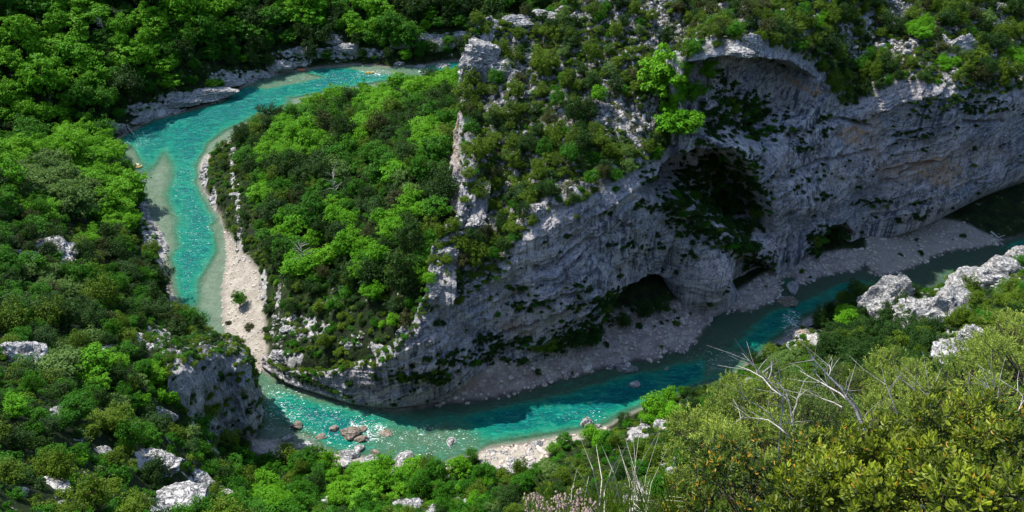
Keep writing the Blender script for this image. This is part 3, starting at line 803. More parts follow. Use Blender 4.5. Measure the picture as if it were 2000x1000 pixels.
def rock_obj(name, P, size, seed, mat, label, cat, group=None, rz=0.0, ochre=0.0, big=False, tilt=0.0):
    V, F = rock_verts(seed, 5, 10, 0.14, 0.2) if big else ROCKV[seed % len(ROCKV)]
    V = V * np.array(size)
    oc = np.zeros(len(V))
    if ochre: oc = sstep(0.0, 0.6, fbm(V * 0.5 / max(size) * 3, 2, seed)) * ochre
    me = np_mesh(name, V, F, mat, False, dict(ochre=oc, crust=oc * 0 + 1, soil=oc * 0))
    o = link_obj(name, me, None, P)
    o.rotation_euler = (tilt, 0, rz)
    return set_props(o, label, cat, group)

ROCKPOS = []
def rock_at(name, u, v, wpx, seed, mat, label, cat, group=None, hr=0.6, dr=0.8, rz=0, sink=0.25, big=False, ochre=0, tilt=0):
    p = hit(u, v); dist = (p - CAMV).length
    w = wpx / FPX * dist / 2
    ROCKPOS.append((p.x, p.y, p.z, w))
    h = w * hr
    q = Vector((p.x, p.y, p.z + h * (0.5 - sink) - h * 0.3))
    if name == 'river_rock':
        w0 = Pz(u, v, 0.0); q = Vector((w0[0], w0[1], max(p.z, -0.05) + h * 0.25))
    return rock_obj(name, q, (w, w * dr, h), seed, mat, label, cat, group, rz, ochre, big, tilt)

RR = 'rocks standing in the river'
for i, (u, v, w, lab, hr, dr, rz) in enumerate([
    (581, 832, 26, 'flat brown rock alone at the left end of the rapids', .5, .7, 0), (651, 838, 17, 'small round brown rock in the turquoise water left of the rapids', .6, .9, 0.4),
    (628, 852, 20, 'half sunk brown rock closer to the near bank left of the rapids', .3, .8, .3), (684, 848, 36, 'largest mottled brown rock in the rapids', .5, .9, 0.2),
    (708, 838, 20, 'dark wet rock washed by the white foam', .4, .7, 1), (706, 858, 28, 'long dark rock below the foam of the rapids', .45, .5, .2), (702, 876, 22, 'brown and cream rock between the rapids and the near bank', .5, .8, 1.3),
    (732, 883, 20, 'reddish brown rock just off the near bank right of the rapids', .4, .6, -.5), (756, 845, 24, 'yellowish rock under thin water right of the foam', .15, .8, 0),
    (1223, 723, 40, 'large flat grey boulder at the shaded gravel edge', .5, .45, -.1), (1241, 751, 22, 'pale split rock out in the dark turquoise channel', .5, .7, .3), (1302, 721, 9, 'small pointed rock alone in the dark channel', 1.1, .5, .5),
    (1332, 688, 13, 'pale oval rock at the point of the gravel bank', .9, 1.2, .2), (1191, 719, 10, 'little pinkish rock beside the large flat boulder', .6, .8, 0), (1146, 826, 24, 'grey blocky rock near the bank by the round bright bush', .8, .8, .5),
    (1167, 832, 12, 'small rock right of the grey blocky rock', .6, .8, 0), (1550, 562, 22, 'long pale slab standing in the shaded inlet', .7, 1.7, -.35), (1540, 590, 36, 'broad red brown rock above the curling white wave', .35, .8, 0),
    (1528, 583, 12, 'small pale rock on the left shoulder of the red brown rock', .7, .8, 0), (873, 783, 14, 'pale block at the foot of the dark wall', .7, .8, 0)]):
    rock_at('river_rock', u, v, w * 1.05, i, M['river_rock'] if i in (0, 1, 2, 3, 4, 5, 7, 8, 17) else M['boulder'], lab, 'rock', RR, hr, dr, rz)
SB = 'boulders along the near bank'
for i, (u, v, w, lab) in enumerate([
    (680, 890, 34, 'rounded grey boulder with a white rim on the near bank below the rapids'), (724, 903, 36, 'low grey boulder right of the white rimmed boulder'), (676, 912, 30, 'dark grey slab under the white rimmed boulder'),
    (790, 898, 40, 'brown stone heap jutting into the shallows of the near bank'), (806, 916, 34, 'mottled stone heap right of the brown heap'), (748, 912, 16, 'white pointed stone on the near bank'),
    (1048, 872, 26, 'white block at the top of the bright gravel patch'), (1002, 905, 24, 'white boulder amid the bright gravel patch'), (960, 885, 20, 'cream boulder at the left end of the bright gravel patch'),
    (600, 872, 24, 'pale boulder at the left end of the near bank'), (560, 858, 18, 'small pale boulder beside the stony shallows'), (880, 865, 26, 'yellowish boulder awash near the tip of the rapids'),
    (1260, 838, 22, 'white block between bushes left of the gorge view'), (1290, 832, 30, 'broad white block right of the round bright bush'), (1244, 850, 18, 'lower small white block near the dry grass')]):
    rock_at('bank_boulder', u, v, w * 1.2, i + 3, M['boulder'], lab, 'boulder', SB, .6, .8, i * .7)
OUT = 'pale limestone outcrops among the trees'
outs = [(85, 488, 140, .5, .6, 'broad pale outcrop among dark bushes on the left hillside', 0), (40, 500, 60, .5, .7, 'smaller pale shoulder left of the broad left hillside outcrop', 0), (26, 695, 95, 1.1, .9, 'bluish white boulder at the left edge of the picture', 0),
    (1736, 592, 112, 1.25, .7, 'white topped rock block with a dark side overlooking the gravel bar', 0), (1706, 592, 60, 1.1, .8, 'left shoulder of the white topped rock by the gravel bar', 0),
    (1768, 592, 60, 1.1, .8, 'right shoulder of the white topped rock by the gravel bar', 0), (1850, 622, 165, 1.0, .7, 'largest white and grey rock mass on the right side', 0), (1800, 612, 84, 1.1, .8, 'upright white rock left of the largest right rock mass', 0),
    (1812, 632, 34, 1.0, .8, 'orange stained rock face below the largest right rock mass', 0.9), (1900, 560, 96, .8, .7, 'layered white slabs above the largest right rock mass', 0), (1952, 534, 84, .8, .8, 'white slabs climbing to the right edge', 0),
    (1992, 506, 74, .8, .8, 'topmost white slabs at the right edge', 0), (1860, 690, 80, .9, .7, 'broken white rock rib below the right rock mass', 0), (1905, 655, 50, .7, .8, 'small grey knob beside the broken white rib', 0), (1700, 590, 30, .6, .8, 'little white rock under the dark sided block', 0),
    (1590, 632, 36, .6, .8, 'white rock at the water edge left of the dark knoll', 0), (1565, 655, 44, .6, .8, 'reddish white rock patch left of the dark knoll', 0.4), (1467, 85, 38, 1.1, .7, 'upright white tooth of rock above the high arch', 0), (1440, 97, 70, .3, .5, 'low white rib left of the rock tooth', 0),
    (1870, 100, 66, 1.0, .7, 'fluted white rock face among scrub at upper right', 0), (1840, 80, 30, 1.0, .8, 'narrow white rock left of the fluted face', 0), (1950, 20, 30, .9, .8, 'white knob at the top right edge', 0), (1680, 45, 44, .6, .7, 'jagged white rocks near the top of the scrub slope', 0),
    (1690, 70, 34, .6, .7, 'flat white rock under the jagged rocks near the top', 0), (1750, 115, 18, 1.1, .8, 'small round white rock above the shaded wall', 0), (1510, 60, 30, .9, .7, 'white crag right of the rock tooth', 0), (1034, 118, 46, 1.1, .6, 'grey smooth rock face right of the pinnacle', 0),
    (1010, 150, 34, 1.3, .8, 'white rounded buttress on the right of the pinnacle', 0), (945, 96, 74, .75, .8, 'white crest of the pinnacle', 0), (925, 140, 62, 1.3, .8, 'grey flank of the pinnacle above its hollow', 0), (975, 135, 70, 1.1, .8, 'grey middle block of the pinnacle', 0), (1175, 5, 30, .9, .8, 'white knob on the skyline of the scrub slope', 0),
    (1045, 410, 40, .9, .8, 'pale notched rock above the left end of the shaded wall', 0), (930, 435, 50, 1.0, .7, 'pale rock step beside the wood edge', 0), (872, 492, 38, .6, .8, 'lower pale rock step beside the wood edge', 0), (850, 566, 34, .7, .8, 'lowest pale rock step above the dark wall', 0),
    (560, 645, 26, .8, .8, 'white block in the scrub of the spur tip', 0), (683, 673, 18, 1.2, .8, 'lone upright white stone near the spur tip', 0), (545, 695, 50, .5, .7, 'white edge blocks at the very tip of the spur', 0), (745, 680, 40, .5, .7, 'white ledge above the dark wall near the spur tip', 0), (790, 645, 30, 1.0, .7, 'white slanting edge stone below the wood corner', 0),
    (200, 682, 36, .4, .8, 'small white slab beside the pale green trees lower left', 0), (320, 808, 40, .8, .8, 'grey stone left of the crag face', 0), (290, 903, 100, .35, .7, 'flat white slab below the crag', 0), (385, 935, 70, .5, .7, 'split white boulder right of the flat slab', 0), (330, 990, 150, .3, .7, 'broad white shelf at the bottom edge', 0),
    (198, 884, 36, .7, .8, 'small white stone above the flat slab', 0), (430, 978, 64, .5, .7, 'white boulder at the bottom edge right of the broad shelf', 0), (800, 992, 70, .4, .7, 'white shelf at the bottom middle', 0), (1240, 980, 44, 1.0, .6, 'bright white stone behind the dry grass stalks', 0), (660, 975, 30, .6, .7, 'pinkish stone in the gap between the bright near trees', .3),
    (100, 948, 60, .3, .7, 'low white stone in the lower left scrub', 0), (30, 960, 40, .4, .7, 'pale stone at the lower left corner', 0)]
for i, (u, v, w, hr, dr, lab, oc) in enumerate(outs):
    rock_at('rock_outcrop', u, v, w * 1.0, 200 + i, M['boulder'], lab, 'rock', OUT, hr, dr, (i * 37 % 60 - 30) / 57, 0.68 if u < 500 else 0.45, True, oc)
BR = 'low rocks along the far bank'
for i, (u, v, w, lab) in enumerate([(405, 183, 95, 'long smooth grey shelf on the far bank'), (445, 162, 50, 'upper end of the smooth grey shelf on the far bank'), (350, 200, 60, 'grey ledge left of the smooth far bank shelf'), (275, 232, 50, 'grey ledge near the upper raft'), (225, 248, 40, 'leftmost grey ledge of the far bank'),
    (545, 128, 60, 'grey ledge behind the red boat'), (650, 75, 44, 'white streaked rock above the far bank'), (590, 98, 50, 'grey rock wall left of the white streaked rock'), (680, 95, 50, 'shaded rock wall right of the white streaked rock'), (800, 75, 80, 'pale horizontal rock wall on the far side'), (850, 88, 60, 'rock wall above the far shallows'), (895, 68, 36, 'round grey rock left of the pinnacle'),
    (925, 50, 34, 'tall grey rock behind the pinnacle'), (1010, 42, 60, 'blue grey rock wall behind the scrub crest'), (1060, 32, 60, 'rightmost blue grey wall behind the crest'), (780, 125, 20, 'small shore rock by the far rapids'), (822, 131, 24, 'white shore rock at the far rapids'), (865, 133, 50, 'stony heap at the far river bend')]):
    rock_at('far_bank_rock', u, v, w * 1.1, 300 + i, M['boulder'], lab, 'rock', BR, .22 if u < 470 else .4, .5, 0.35 if u < 560 else 0.05, 0.4, True)

# ------------------------------------------------------------------ leaf clouds
def leaf_cloud(cent, rad, n_per, leaf, rng, flat=0.75, up=0.55, inner=0.15):
    K = len(cent); n = K * n_per
    idx = np.repeat(np.arange(K), n_per)
    d = rng.normal(size=(n, 3)); d /= np.linalg.norm(d, axis=1, keepdims=True)
    d[:, 2] = np.where(rng.random(n) < 0.72, np.abs(d[:, 2]), d[:, 2])
    rr = rad[idx] * np.where(rng.random(n) < inner, rng.uniform(0.3, 0.85, n), rng.uniform(0.85, 1.1, n))
    P = cent[idx] + d * rr[:, None] * np.array([1, 1, flat])
    nn = d * 0.8 + np.array([0, 0, up]) + rng.normal(size=(n, 3)) * 0.45
    nn /= np.linalg.norm(nn, axis=1, keepdims=True)
    t = np.cross(nn, rng.normal(size=(n, 3))); t /= np.linalg.norm(t, axis=1, keepdims=True) + 1e-9
    b = np.cross(nn, t)
    L = leaf * rng.uniform(0.6, 1.35, n)[:, None]
    V = np.stack([P - t * L, P - b * L * 0.6 + nn * L * 0.12, P + t * L, P + b * L * 0.6 + nn * L * 0.12], 1).reshape(-1, 3)
    F = np.arange(4 * n).reshape(n, 4)
    tone = np.repeat(np.clip(rng.random(K)[idx] * 0.7 + rng.random(n) * 0.3, 0, 1), 4)
    return V, F, tone
def crown_shape(seed, K, n_per, leaf, kind):
    rng = np.random.default_rng(seed)
    d = rng.normal(size=(K, 3)); d /= np.linalg.norm(d, axis=1, keepdims=True)
    if kind == 'broad':      # layered, irregular boughs
        lob = 0.74 + 0.5 * fbm(d * 1.7 + seed, 2, seed)
        r = np.where(rng.random(K) < 0.3, rng.uniform(0.35, 0.7, K), rng.uniform(0.72, 0.98, K)) * lob
        C = d * r[:, None] * np.array([1, 1, 0.72]); C[:, 2] += 0.85 - 0.1 * 0
        C[:, 2] = np.maximum(C[:, 2], 0.28 + 0.2 * rng.random(K))
        rad = 0.11 + 0.24 * rng.random(K) ** 1.6
        return leaf_cloud(C, rad, n_per, leaf, rng, 0.5, 0.8)
    if kind == 'oak':        # dense, rounder, finer
        r = rng.uniform(0.45, 0.9, K) * (0.82 + 0.5 * fbm(d * 1.7 + seed, 2, seed))
        C = d * r[:, None] * np.array([1, 1, 0.85]); C[:, 2] += 0.85
        C[:, 2] = np.maximum(C[:, 2], 0.2 + 0.2 * rng.random(K))
        return leaf_cloud(C, 0.13 + 0.19 * rng.random(K), n_per, leaf, rng, 0.85, 0.55)
    d[:, 2] = np.abs(d[:, 2])
    C = d * rng.uniform(0.35, 0.78, K)[:, None] * np.array([1, 1, 0.72])
    return leaf_cloud(C, rng.uniform(0.2, 0.36, K), n_per, leaf, rng, 0.8, 0.5)
SHAPES = {}
for j in range(4):
    SHAPES['broad', j] = crown_shape(400 + j, 80, 34, 0.060, 'broad')
    SHAPES['oak', j] = crown_shape(420 + j, 64, 40, 0.052, 'oak')
    SHAPES['shrub', j] = crown_shape(440 + j, 24, 44, 0.085, 'shrub')
    SHAPES['small', j] = crown_shape(460 + j, 9, 34, 0.14, 'shrub')
LM = {}
def leafmesh(kind, j, mat):
    k = (kind, j, mat)
    if k not in LM:
        V, F, tone = SHAPES[kind, j]
        LM[k] = np_mesh('foliage_' + kind, V, F, M[mat], False, dict(tone=tone))
    return LM[k]

def tube(path, radii, n=6):
    path = [np.array(p, float) for p in path]; V = []; F = []
    for i, p in enumerate(path):
        t = path[min(i + 1, len(path) - 1)] - path[max(i - 1, 0)]; t = t / (np.linalg.norm(t) + 1e-9)
        a = np.cross(t, [0.3, 0.9, 0.2]); a /= np.linalg.norm(a); b = np.cross(t, a)
        for k in range(n):
            th = 2 * math.pi * k / n
            V.append(p + (a * math.cos(th) + b * math.sin(th)) * radii[i])
    for i in range(len(path) - 1):
        for k in range(n):
            F.append([i * n + k, i * n + (k + 1) % n, (i + 1) * n + (k + 1) % n, (i + 1) * n + k])
    return V, F
def join(parts):
    V = []; F = []
    for v, f in parts:
        o = len(V); V += list(v); F += [[i + o for i in q] for q in f]
    return V, F
def trunk_mesh(seed):
    r = random.Random(seed); ps = []
    ps.append(tube([(0, 0, -0.25), (0.02, 0.01, 0.2), (-0.03, 0.03, 0.55), (0.02, 0, 1.1)], [0.075, 0.055, 0.045, 0.012]))
    for k in range(7):
        a = k * 0.9 + r.random(); z = 0.3 + 0.09 * k; L = r.uniform(0.45, 0.75)
        ps.append(tube([(0, 0, z), (math.cos(a) * L * .5, math.sin(a) * L * .5, z + 0.18), (math.cos(a) * L, math.sin(a) * L, z + 0.38)], [0.03, 0.02, 0.006], 5))
    V, F = join(ps)
    return np_mesh('trunk', V, F, M['bark'], True)
TRUNKS = [trunk_mesh(i) for i in range(3)]

# ------------------------------------------------------------------ where plants grow
BRIGHT = [(615, 195, 30, 22), (665, 188, 26, 20), (735, 195, 40, 34), (780, 155, 30, 18), (880, 158, 22, 26), (820, 172, 20, 14), (850, 182, 22, 16), (600, 275, 42, 34), (535, 292, 32, 26), (560, 245, 20, 14), (650, 290, 18, 14),
    (710, 262, 20, 22), (836, 262, 24, 24), (820, 290, 18, 12), (665, 340, 18, 18), (765, 345, 18, 22), (800, 370, 12, 10), (520, 375, 16, 22), (565, 450, 22, 30), (660, 425, 36, 24), (700, 485, 30, 26), (800, 410, 26, 20), (762, 445, 36, 24),
    (620, 480, 26, 22), (585, 520, 22, 22), (636, 515, 26, 18), (722, 520, 30, 20), (725, 575, 26, 16), (820, 540, 22, 26), (555, 548, 16, 12), (770, 628, 26, 14), (640, 640, 0.1, 0.1),
    (190, 710, 48, 40), (25, 785, 22, 18), (310, 730, 26, 26), (330, 768, 22, 14), (275, 788, 12, 10), (165, 908, 22, 16), (370, 966, 16, 16), (645, 890, 24, 28), (715, 935, 42, 40), (665, 952, 30, 30), (775, 925, 46, 28),
    (530, 965, 26, 30), (565, 985, 22, 20), (1155, 852, 26, 22), (1080, 872, 14, 20), (1278, 790, 40, 34), (1655, 625, 24, 22), (1320, 160, 46, 38), (1330, 225, 36, 44), (1380, 140, 28, 24), (1170, 190, 24, 18), (1795, 60, 24, 20), (1845, 125, 18, 14), (1985, 115, 16, 22), (1595, 47, 10, 10),
    (145, 25, 60, 40), (130, 75, 55, 40), (50, 100, 70, 50), (90, 150, 90, 60), (60, 210, 70, 40), (175, 150, 50, 40), (275, 60, 40, 50), (262, 105, 36, 30), (320, 130, 30, 20), (350, 25, 36, 26), (425, 30, 42, 26), (375, 62, 30, 24), (725, 30, 44, 34), (585, 15, 40, 26), (460, 60, 20, 20), (590, 95, 12, 12), (885, 8, 20, 10),
    (215, 300, 34, 30), (150, 290, 50, 26), (60, 320, 50, 34), (130, 350, 60, 34), (210, 370, 50, 36), (240, 420, 40, 30), (155, 395, 50, 20), (40, 365, 30, 20), (185, 470, 26, 14)]
PALE = [(125, 705, 40, 36), (90, 355, 60, 40), (150, 385, 60, 26), (95, 545, 40, 16), (150, 560, 36, 18), (1530, 700, 40, 20), (600, 100, 0.1, .1), (665, 340, 20, 20), (800, 370, 14, 12), (455, 165, 20, 14)]
def inell(u, v, L, pad=1.0):
    for e in L:
        if ((u - e[0]) / (e[2] * pad)) ** 2 + ((v - e[1]) / (e[3] * pad)) ** 2 < 1: return True
    return False
# ground regions, in picture polygons: (name, poly, spacing factor, radius range, [(species, weight)...])
REG = [
    ('far bank wood', [(-900, -500), (1500, -500), (1300, 0), (1000, 90), (900, 125), (700, 135), (500, 165), (300, 240), (180, 268), (-900, 290)], 0.72, (4.2, 7.6), [('mid', .56), ('dark', .34), ('bright', .10)]),
    ('left hill wood', [(-900, 290), (180, 262), (235, 275), (275, 340), (285, 430), (0, 440), (-900, 450)], 0.70, (3.5, 6.0), [('bright', .34), ('mid', .52), ('dark', .14)]),
    ('left hill scrub', [(-900, 450), (0, 440), (285, 430), (330, 500), (350, 600), (430, 660), (300, 640), (0, 660), (-900, 680)], 0.72, (1.9, 3.8), [('dark', .45), ('mid', .33), ('brown', .1), ('olive', .12)]),
    ('lower left slope', [(-900, 680), (0, 660), (300, 640), (430, 655), (500, 730), (500, 860), (480, 900), (440, 930), (450, 1100), (-900, 1200)], 0.74, (1.0, 2.3), [('olive', .24), ('mid', .50), ('dark', .20), ('grey', .06)]),
    ('spur edge scrub', [(385, 290), (450, 262), (470, 300), (500, 420), (545, 560), (540, 720), (510, 720), (440, 460)], 0.8, (0.7, 1.7), [('olive', .45), ('dark', .35), ('mid', .2)]),
    ('spur tip', [(520, 600), (600, 560), (660, 590), (790, 620), (800, 650), (740, 720), (520, 720)], 0.78, (1.0, 2.1), [('olive', .5), ('mid', .3), ('dark', .2)]),
    ('spur wood', [(450, 262), (640, 205), (900, 150), (930, 330), (910, 480), (840, 620), (780, 670), (660, 640), (545, 560), (500, 420), (470, 300)], 0.70, (2.3, 4.7), [('dark', .50), ('mid', .34), ('brown', .06), ('olive', .10)]),
    ('near bank wood', [(440, 870), (620, 880), (950, 880), (960, 1000), (960, 1150), (440, 1150), (420, 930)], 0.72, (1.5, 2.9), [('mid', .60), ('bright', .12), ('olive', .18), ('dark', .10)]),
    ('dark knoll', [(1590, 640), (1640, 575), (1800, 590), (1840, 680), (1800, 780), (1600, 760)], 0.7, (1.6, 2.9), [('dark', .82), ('olive', .18)]),
    ('near right slope', [(940, 870), (1190, 840), (1400, 740), (1600, 610), (1700, 560), (1900, 540), (2300, 450), (2500, 1100), (940, 1150)], 0.76, (0.9, 2.1), [('olive', .42), ('mid', .26), ('dark', .22), ('grey', .10)]),
]
REG_IN = []
def region_of(u, v):
    out = np.full(len(u), -1)
    for i, r in enumerate(REG):
        s = poly_sd(u, v, r[1])
        out = np.where((out < 0) & (s < 0), i, out)
    # the spur lists win over larger ones
    return out

cand = []       # (x, y, z, region name, radius, species)
n_try = 165000
X = RNG.uniform(-320, 330, n_try); Y = RNG.uniform(55, 540, n_try)
Z = gheight(X, Y); sdv = river_sd(X, Y)
U, Vv, Dp = proj(np.stack([X, Y, Z], 1))
reg = region_of(U, Vv)
inpromo = poly_sd(X, Y, [tuple(A[k, 1, :2] + np.array([0, 0.5])) for k in range(NCOL)] + [tuple(A[k, 4 + NP, :2]) for k in range(NCOL - 1, 5, -1)] + [tuple(A[5, 5, :2]), tuple(A[3, 5, :2]), tuple(A[0, 5, :2])]) < 0
grav = np.zeros(n_try)
for poly, s, pk in GRAVEL: grav = np.maximum(grav, poly_sd(X, Y, pz_poly(poly, 0.6)) < 0.5)
rocky = pxmask(U, Vv, ROCKY)
frame = (U > -520) & (U < 2260) & (Vv > -300) & (Vv < 1120)
keep = (sdv > 1.8) & (reg >= 0) & (~inpromo) & (grav < 0.5) & frame & (RNG.random(n_try) > rocky * 0.70)
order = np.nonzero(keep)[0]

class Hash:
    def __init__(self, c=4.6): self.c = c; self.d = {}
    def ok(self, x, y, r, f, z=0.0):
        c = self.c; i, j = int(x // c), int(y // c)
        for a in range(i - 2, i + 3):
            for b in range(j - 2, j + 3):
                for (px, py, pz, pr) in self.d.get((a, b), ()):
                    if (px - x) ** 2 + (py - y) ** 2 + (pz - z) ** 2 < ((pr + r) * 0.5 * 2 * f * 0.62) ** 2: return False
        self.d.setdefault((i, j), []).append((x, y, z, r)); return True
H = Hash()
for rx, ry, rz_, rw in ROCKPOS:
    H.ok(rx, ry, min(rw * 0.9, 6.0), 0.01, rz_)
plants = []
def add_plant(x, y, z, r, sp, regname, kind=None, notable=None):
    plants.append(dict(x=float(x), y=float(y), z=float(z), r=float(r), sp=sp, reg=regname, kind=kind, label=notable))
# trees and bushes one can name, put first so that the rest grow round them
NOTABLE = [  # (u base, v base, radius m, species, kind, label)
    (469, 598, 2.9, 'mid', 'broad', 'lone round green tree on the pale sand spit'), (487, 640, 1.7, 'brown', 'shrub', 'thin half bare bush on the sand spit below the lone tree'), (446, 632, 1.1, 'brown', 'shrub', 'small twiggy bush at the edge of the sand spit'),
    (1278, 812, 4.6, 'bright', 'oak', 'big round bright green bush hanging over the dark channel'), (1156, 868, 3.0, 'bright', 'oak', 'round bright green bush beside the grey blocky rock'), (1080, 886, 1.9, 'bright', 'oak', 'small upright bright bush at the right end of the bright gravel'),
    (646, 915, 3.2, 'bright', 'broad', 'bright green tree on the near bank below the rapids'), (715, 965, 4.0, 'bright', 'broad', 'largest bright green tree on the near bank'), (668, 975, 3.0, 'bright', 'broad', 'bright tree left of the largest near bank tree'),
    (780, 950, 3.4, 'bright', 'broad', 'bright spreading tree right of the largest near bank tree'), (1656, 640, 2.6, 'bright', 'broad', 'single bright green tree on the dark wooded knoll'),
    (190, 735, 4.2, 'bright', 'broad', 'vivid green tree on the lower left slope'), (122, 740, 4.4, 'grey', 'broad', 'pale yellow green tree left of the vivid tree on the lower left slope'), (310, 752, 2.5, 'bright', 'broad', 'vivid small tree left of the crag face'), (332, 780, 2.2, 'bright', 'shrub', 'vivid bush below the small tree left of the crag'),
    (600, 305, 5.4, 'bright', 'broad', 'broad yellow green tree in the middle of the spur wood'), (540, 315, 4.0, 'bright', 'broad', 'bright tree left of the broad yellow green tree'), (740, 225, 5.4, 'bright', 'broad', 'tall bright tree near the top of the spur wood'), (620, 222, 4.4, 'bright', 'broad', 'bright tree at the water side of the upper bend'),
    (835, 285, 3.8, 'bright', 'broad', 'bright tree near the ochre wall'), (725, 560, 4.6, 'dark', 'oak', 'massive dark tree in the lower spur wood'), (690, 560, 4.4, 'dark', 'oak', 'dark round tree left of the massive dark tree'), (660, 448, 4.4, 'bright', 'broad', 'bright tree at the centre of the lower spur wood'),
    (388, 650, 3.3, 'dark', 'oak', 'dark round tree above the crag by the river'), (345, 655, 3.2, 'dark', 'oak', 'dark tree left of the round tree above the crag'), (80, 460, 4.6, 'mid', 'broad', 'green tree just above the broad left outcrop'), (820, 620, 0.8, 'olive', 'shrub', 'little olive bush at the corner above the dark wall'),
]
NOTCLIFF = [(1288, 200, 8.0, 'bright', 'broad', 'vivid green tree in front of the high arch, upper crown'), (1322, 270, 6.8, 'bright', 'broad', 'vivid green tree in front of the high arch, lower crown'), (1352, 200, 4.6, 'bright', 'broad', 'vivid green tree at the left jamb of the high arch'), (1350, 262, 4.2, 'bright', 'broad', 'vivid green tree hanging over the left lip of the high arch'), (1382, 162, 4.0, 'bright', 'broad', 'bright green tree right under the rim of the high arch'), (1170, 205, 2.9, 'bright', 'broad', 'yellow green tree alone on the scrub slope'),
    (1062, 312, 3.2, 'mid', 'oak', 'leftmost of three round green trees on the scrub slope'), (1110, 318, 3.6, 'mid', 'oak', 'middle one of three round green trees on the scrub slope'), (1155, 320, 3.2, 'mid', 'oak', 'rightmost of three round green trees on the scrub slope'), (1797, 80, 3.4, 'bright', 'broad', 'bright green tree near the top right outcrops'),
    (1847, 136, 2.3, 'bright', 'shrub', 'bright bush below the fluted white rock'), (1985, 135, 2.8, 'bright', 'broad', 'bright green tree at the right edge of the scrub slope'), (1450, 225, 2.6, 'grey', 'shrub', 'greyish bush inside the high arch'), (1215, 640, 3.2, 'dark', 'oak', 'dark tree at the left of the lower arch'), (1255, 622, 3.6, 'dark', 'oak', 'dark tree in the middle of the lower arch'), (1290, 612, 2.8, 'dark', 'oak', 'dark tree at the right of the lower arch'), (1430, 420, 4.2, 'dark', 'oak', 'dark tree in the mouth of the big black cave'), (1465, 455, 3.2, 'dark', 'oak', 'dark tree at the lower right of the big black cave'), (1630, 475, 3.2, 'dark', 'oak', 'dark tree under the wall left of the gravel bar'), (1940, 100, 3.6, 'dark', 'oak', 'dark round tree at upper right beside the fluted rock')]
for (u, v, r, sp, kd, lab) in NOTABLE + NOTCLIFF:
    p = hit(u, v)
    H.ok(p.x, p.y, r, 0.01, p.z)
    add_plant(p.x, p.y, p.z, r, sp, 'notable', kd, lab)
nr = random.Random(5)
for i in order:
    name, poly, sf, (r0, r1), wts = REG[reg[i]]
    x, y, z, u, v = X[i], Y[i], Z[i], U[i], Vv[i]
    r = r0 * .8 + (r1 * 1.3 - r0 * .8) * nr.random() ** 2.1
    vc = v - 0.85 * r * FPX / Dp[i] * 0.75
    if inell(u, vc, PALE): sp = 'grey'; r = max(r, r1 * 0.8)
    elif inell(u, vc, BRIGHT): sp = 'bright'; r = max(r, r1 * 0.7)
    else:
        t = nr.random() * sum(w for _, w in wts)
        for sp, w in wts:
            t -= w
            if t <= 0: break
        if sp == 'bright' and name not in ('far bank wood', 'left hill wood'): sp = 'bright' if nr.random() < .5 else 'mid'
    if rocky[i] > 0.4: r = min(r, 1.3)
    if name == 'far bank wood' and u > 450 and sp != 'bright' and nr.random() < .35: sp = 'dark'
    if H.ok(x, y, r, sf, z): add_plant(x, y, z, r, sp, name)
n_ground = len(plants)
# promontory: scrub on its back
pm = np.nonzero((rowt > 4.03) & (rowt < 4 + NP + 0.9) & (colt > 6.02) & (colt < 23.5))[0]
steep = 0
ch = RNG.permutation(pm)[:34000]
cu_, cv_, cd_ = proj(cV[ch])
CBARE = [(915, 330, 16, 30, .9), (915, 270, 20, 50, .9), (912, 400, 16, 40, .6), (960, 130, 60, 70, .8), (1040, 130, 40, 50, .6), (905, 200, 20, 60, .9), (1085, 210, 60, 30, .35), (1000, 420, 40, 30, .6), (985, 300, 30, 60, .45), (1240, 210, 40, 70, .5), (1100, 420, 80, 20, .5), (930, 500, 60, 40, .3), (860, 560, 30, 50, .4), (1230, 320, 60, 16, .5), (1870, 90, 30, 40, .8), (1690, 55, 40, 30, .6),
         (1740, 140, 40, 20, .6), (1400, 90, 90, 12, .7), (1560, 110, 40, 14, .6), (1150, 350, 60, 30, .3)]
cb = pxmask(cu_, cv_, CBARE)
pat = fbm(cV[ch] / 7.0, 3, 77)
inF = (cu_ > -50) & (cu_ < 2200) & (cv_ > -140) & (RNG.random(len(ch)) > cb * 0.9) & (pat < 0.22)
cavec = cave[ch]
for k, i in enumerate(ch):
    if not inF[k]: continue
    x, y, z = cV[i]; u, v = cu_[k], cv_[k]
    r = 0.9 + 2.6 * nr.random() ** 2
    if inell(u, v - 10, BRIGHT): sp = 'bright'; r = 2.2
    else: sp = nr.choices(['olive', 'dark', 'mid', 'grey', 'brown'], [.56, .24, .10, .04, .06])[0]
    if sp == 'dark': r *= 1.15
    if H.ok(x, y, r, 0.70, z): add_plant(x, y, z, r, sp, 'promontory scrub')
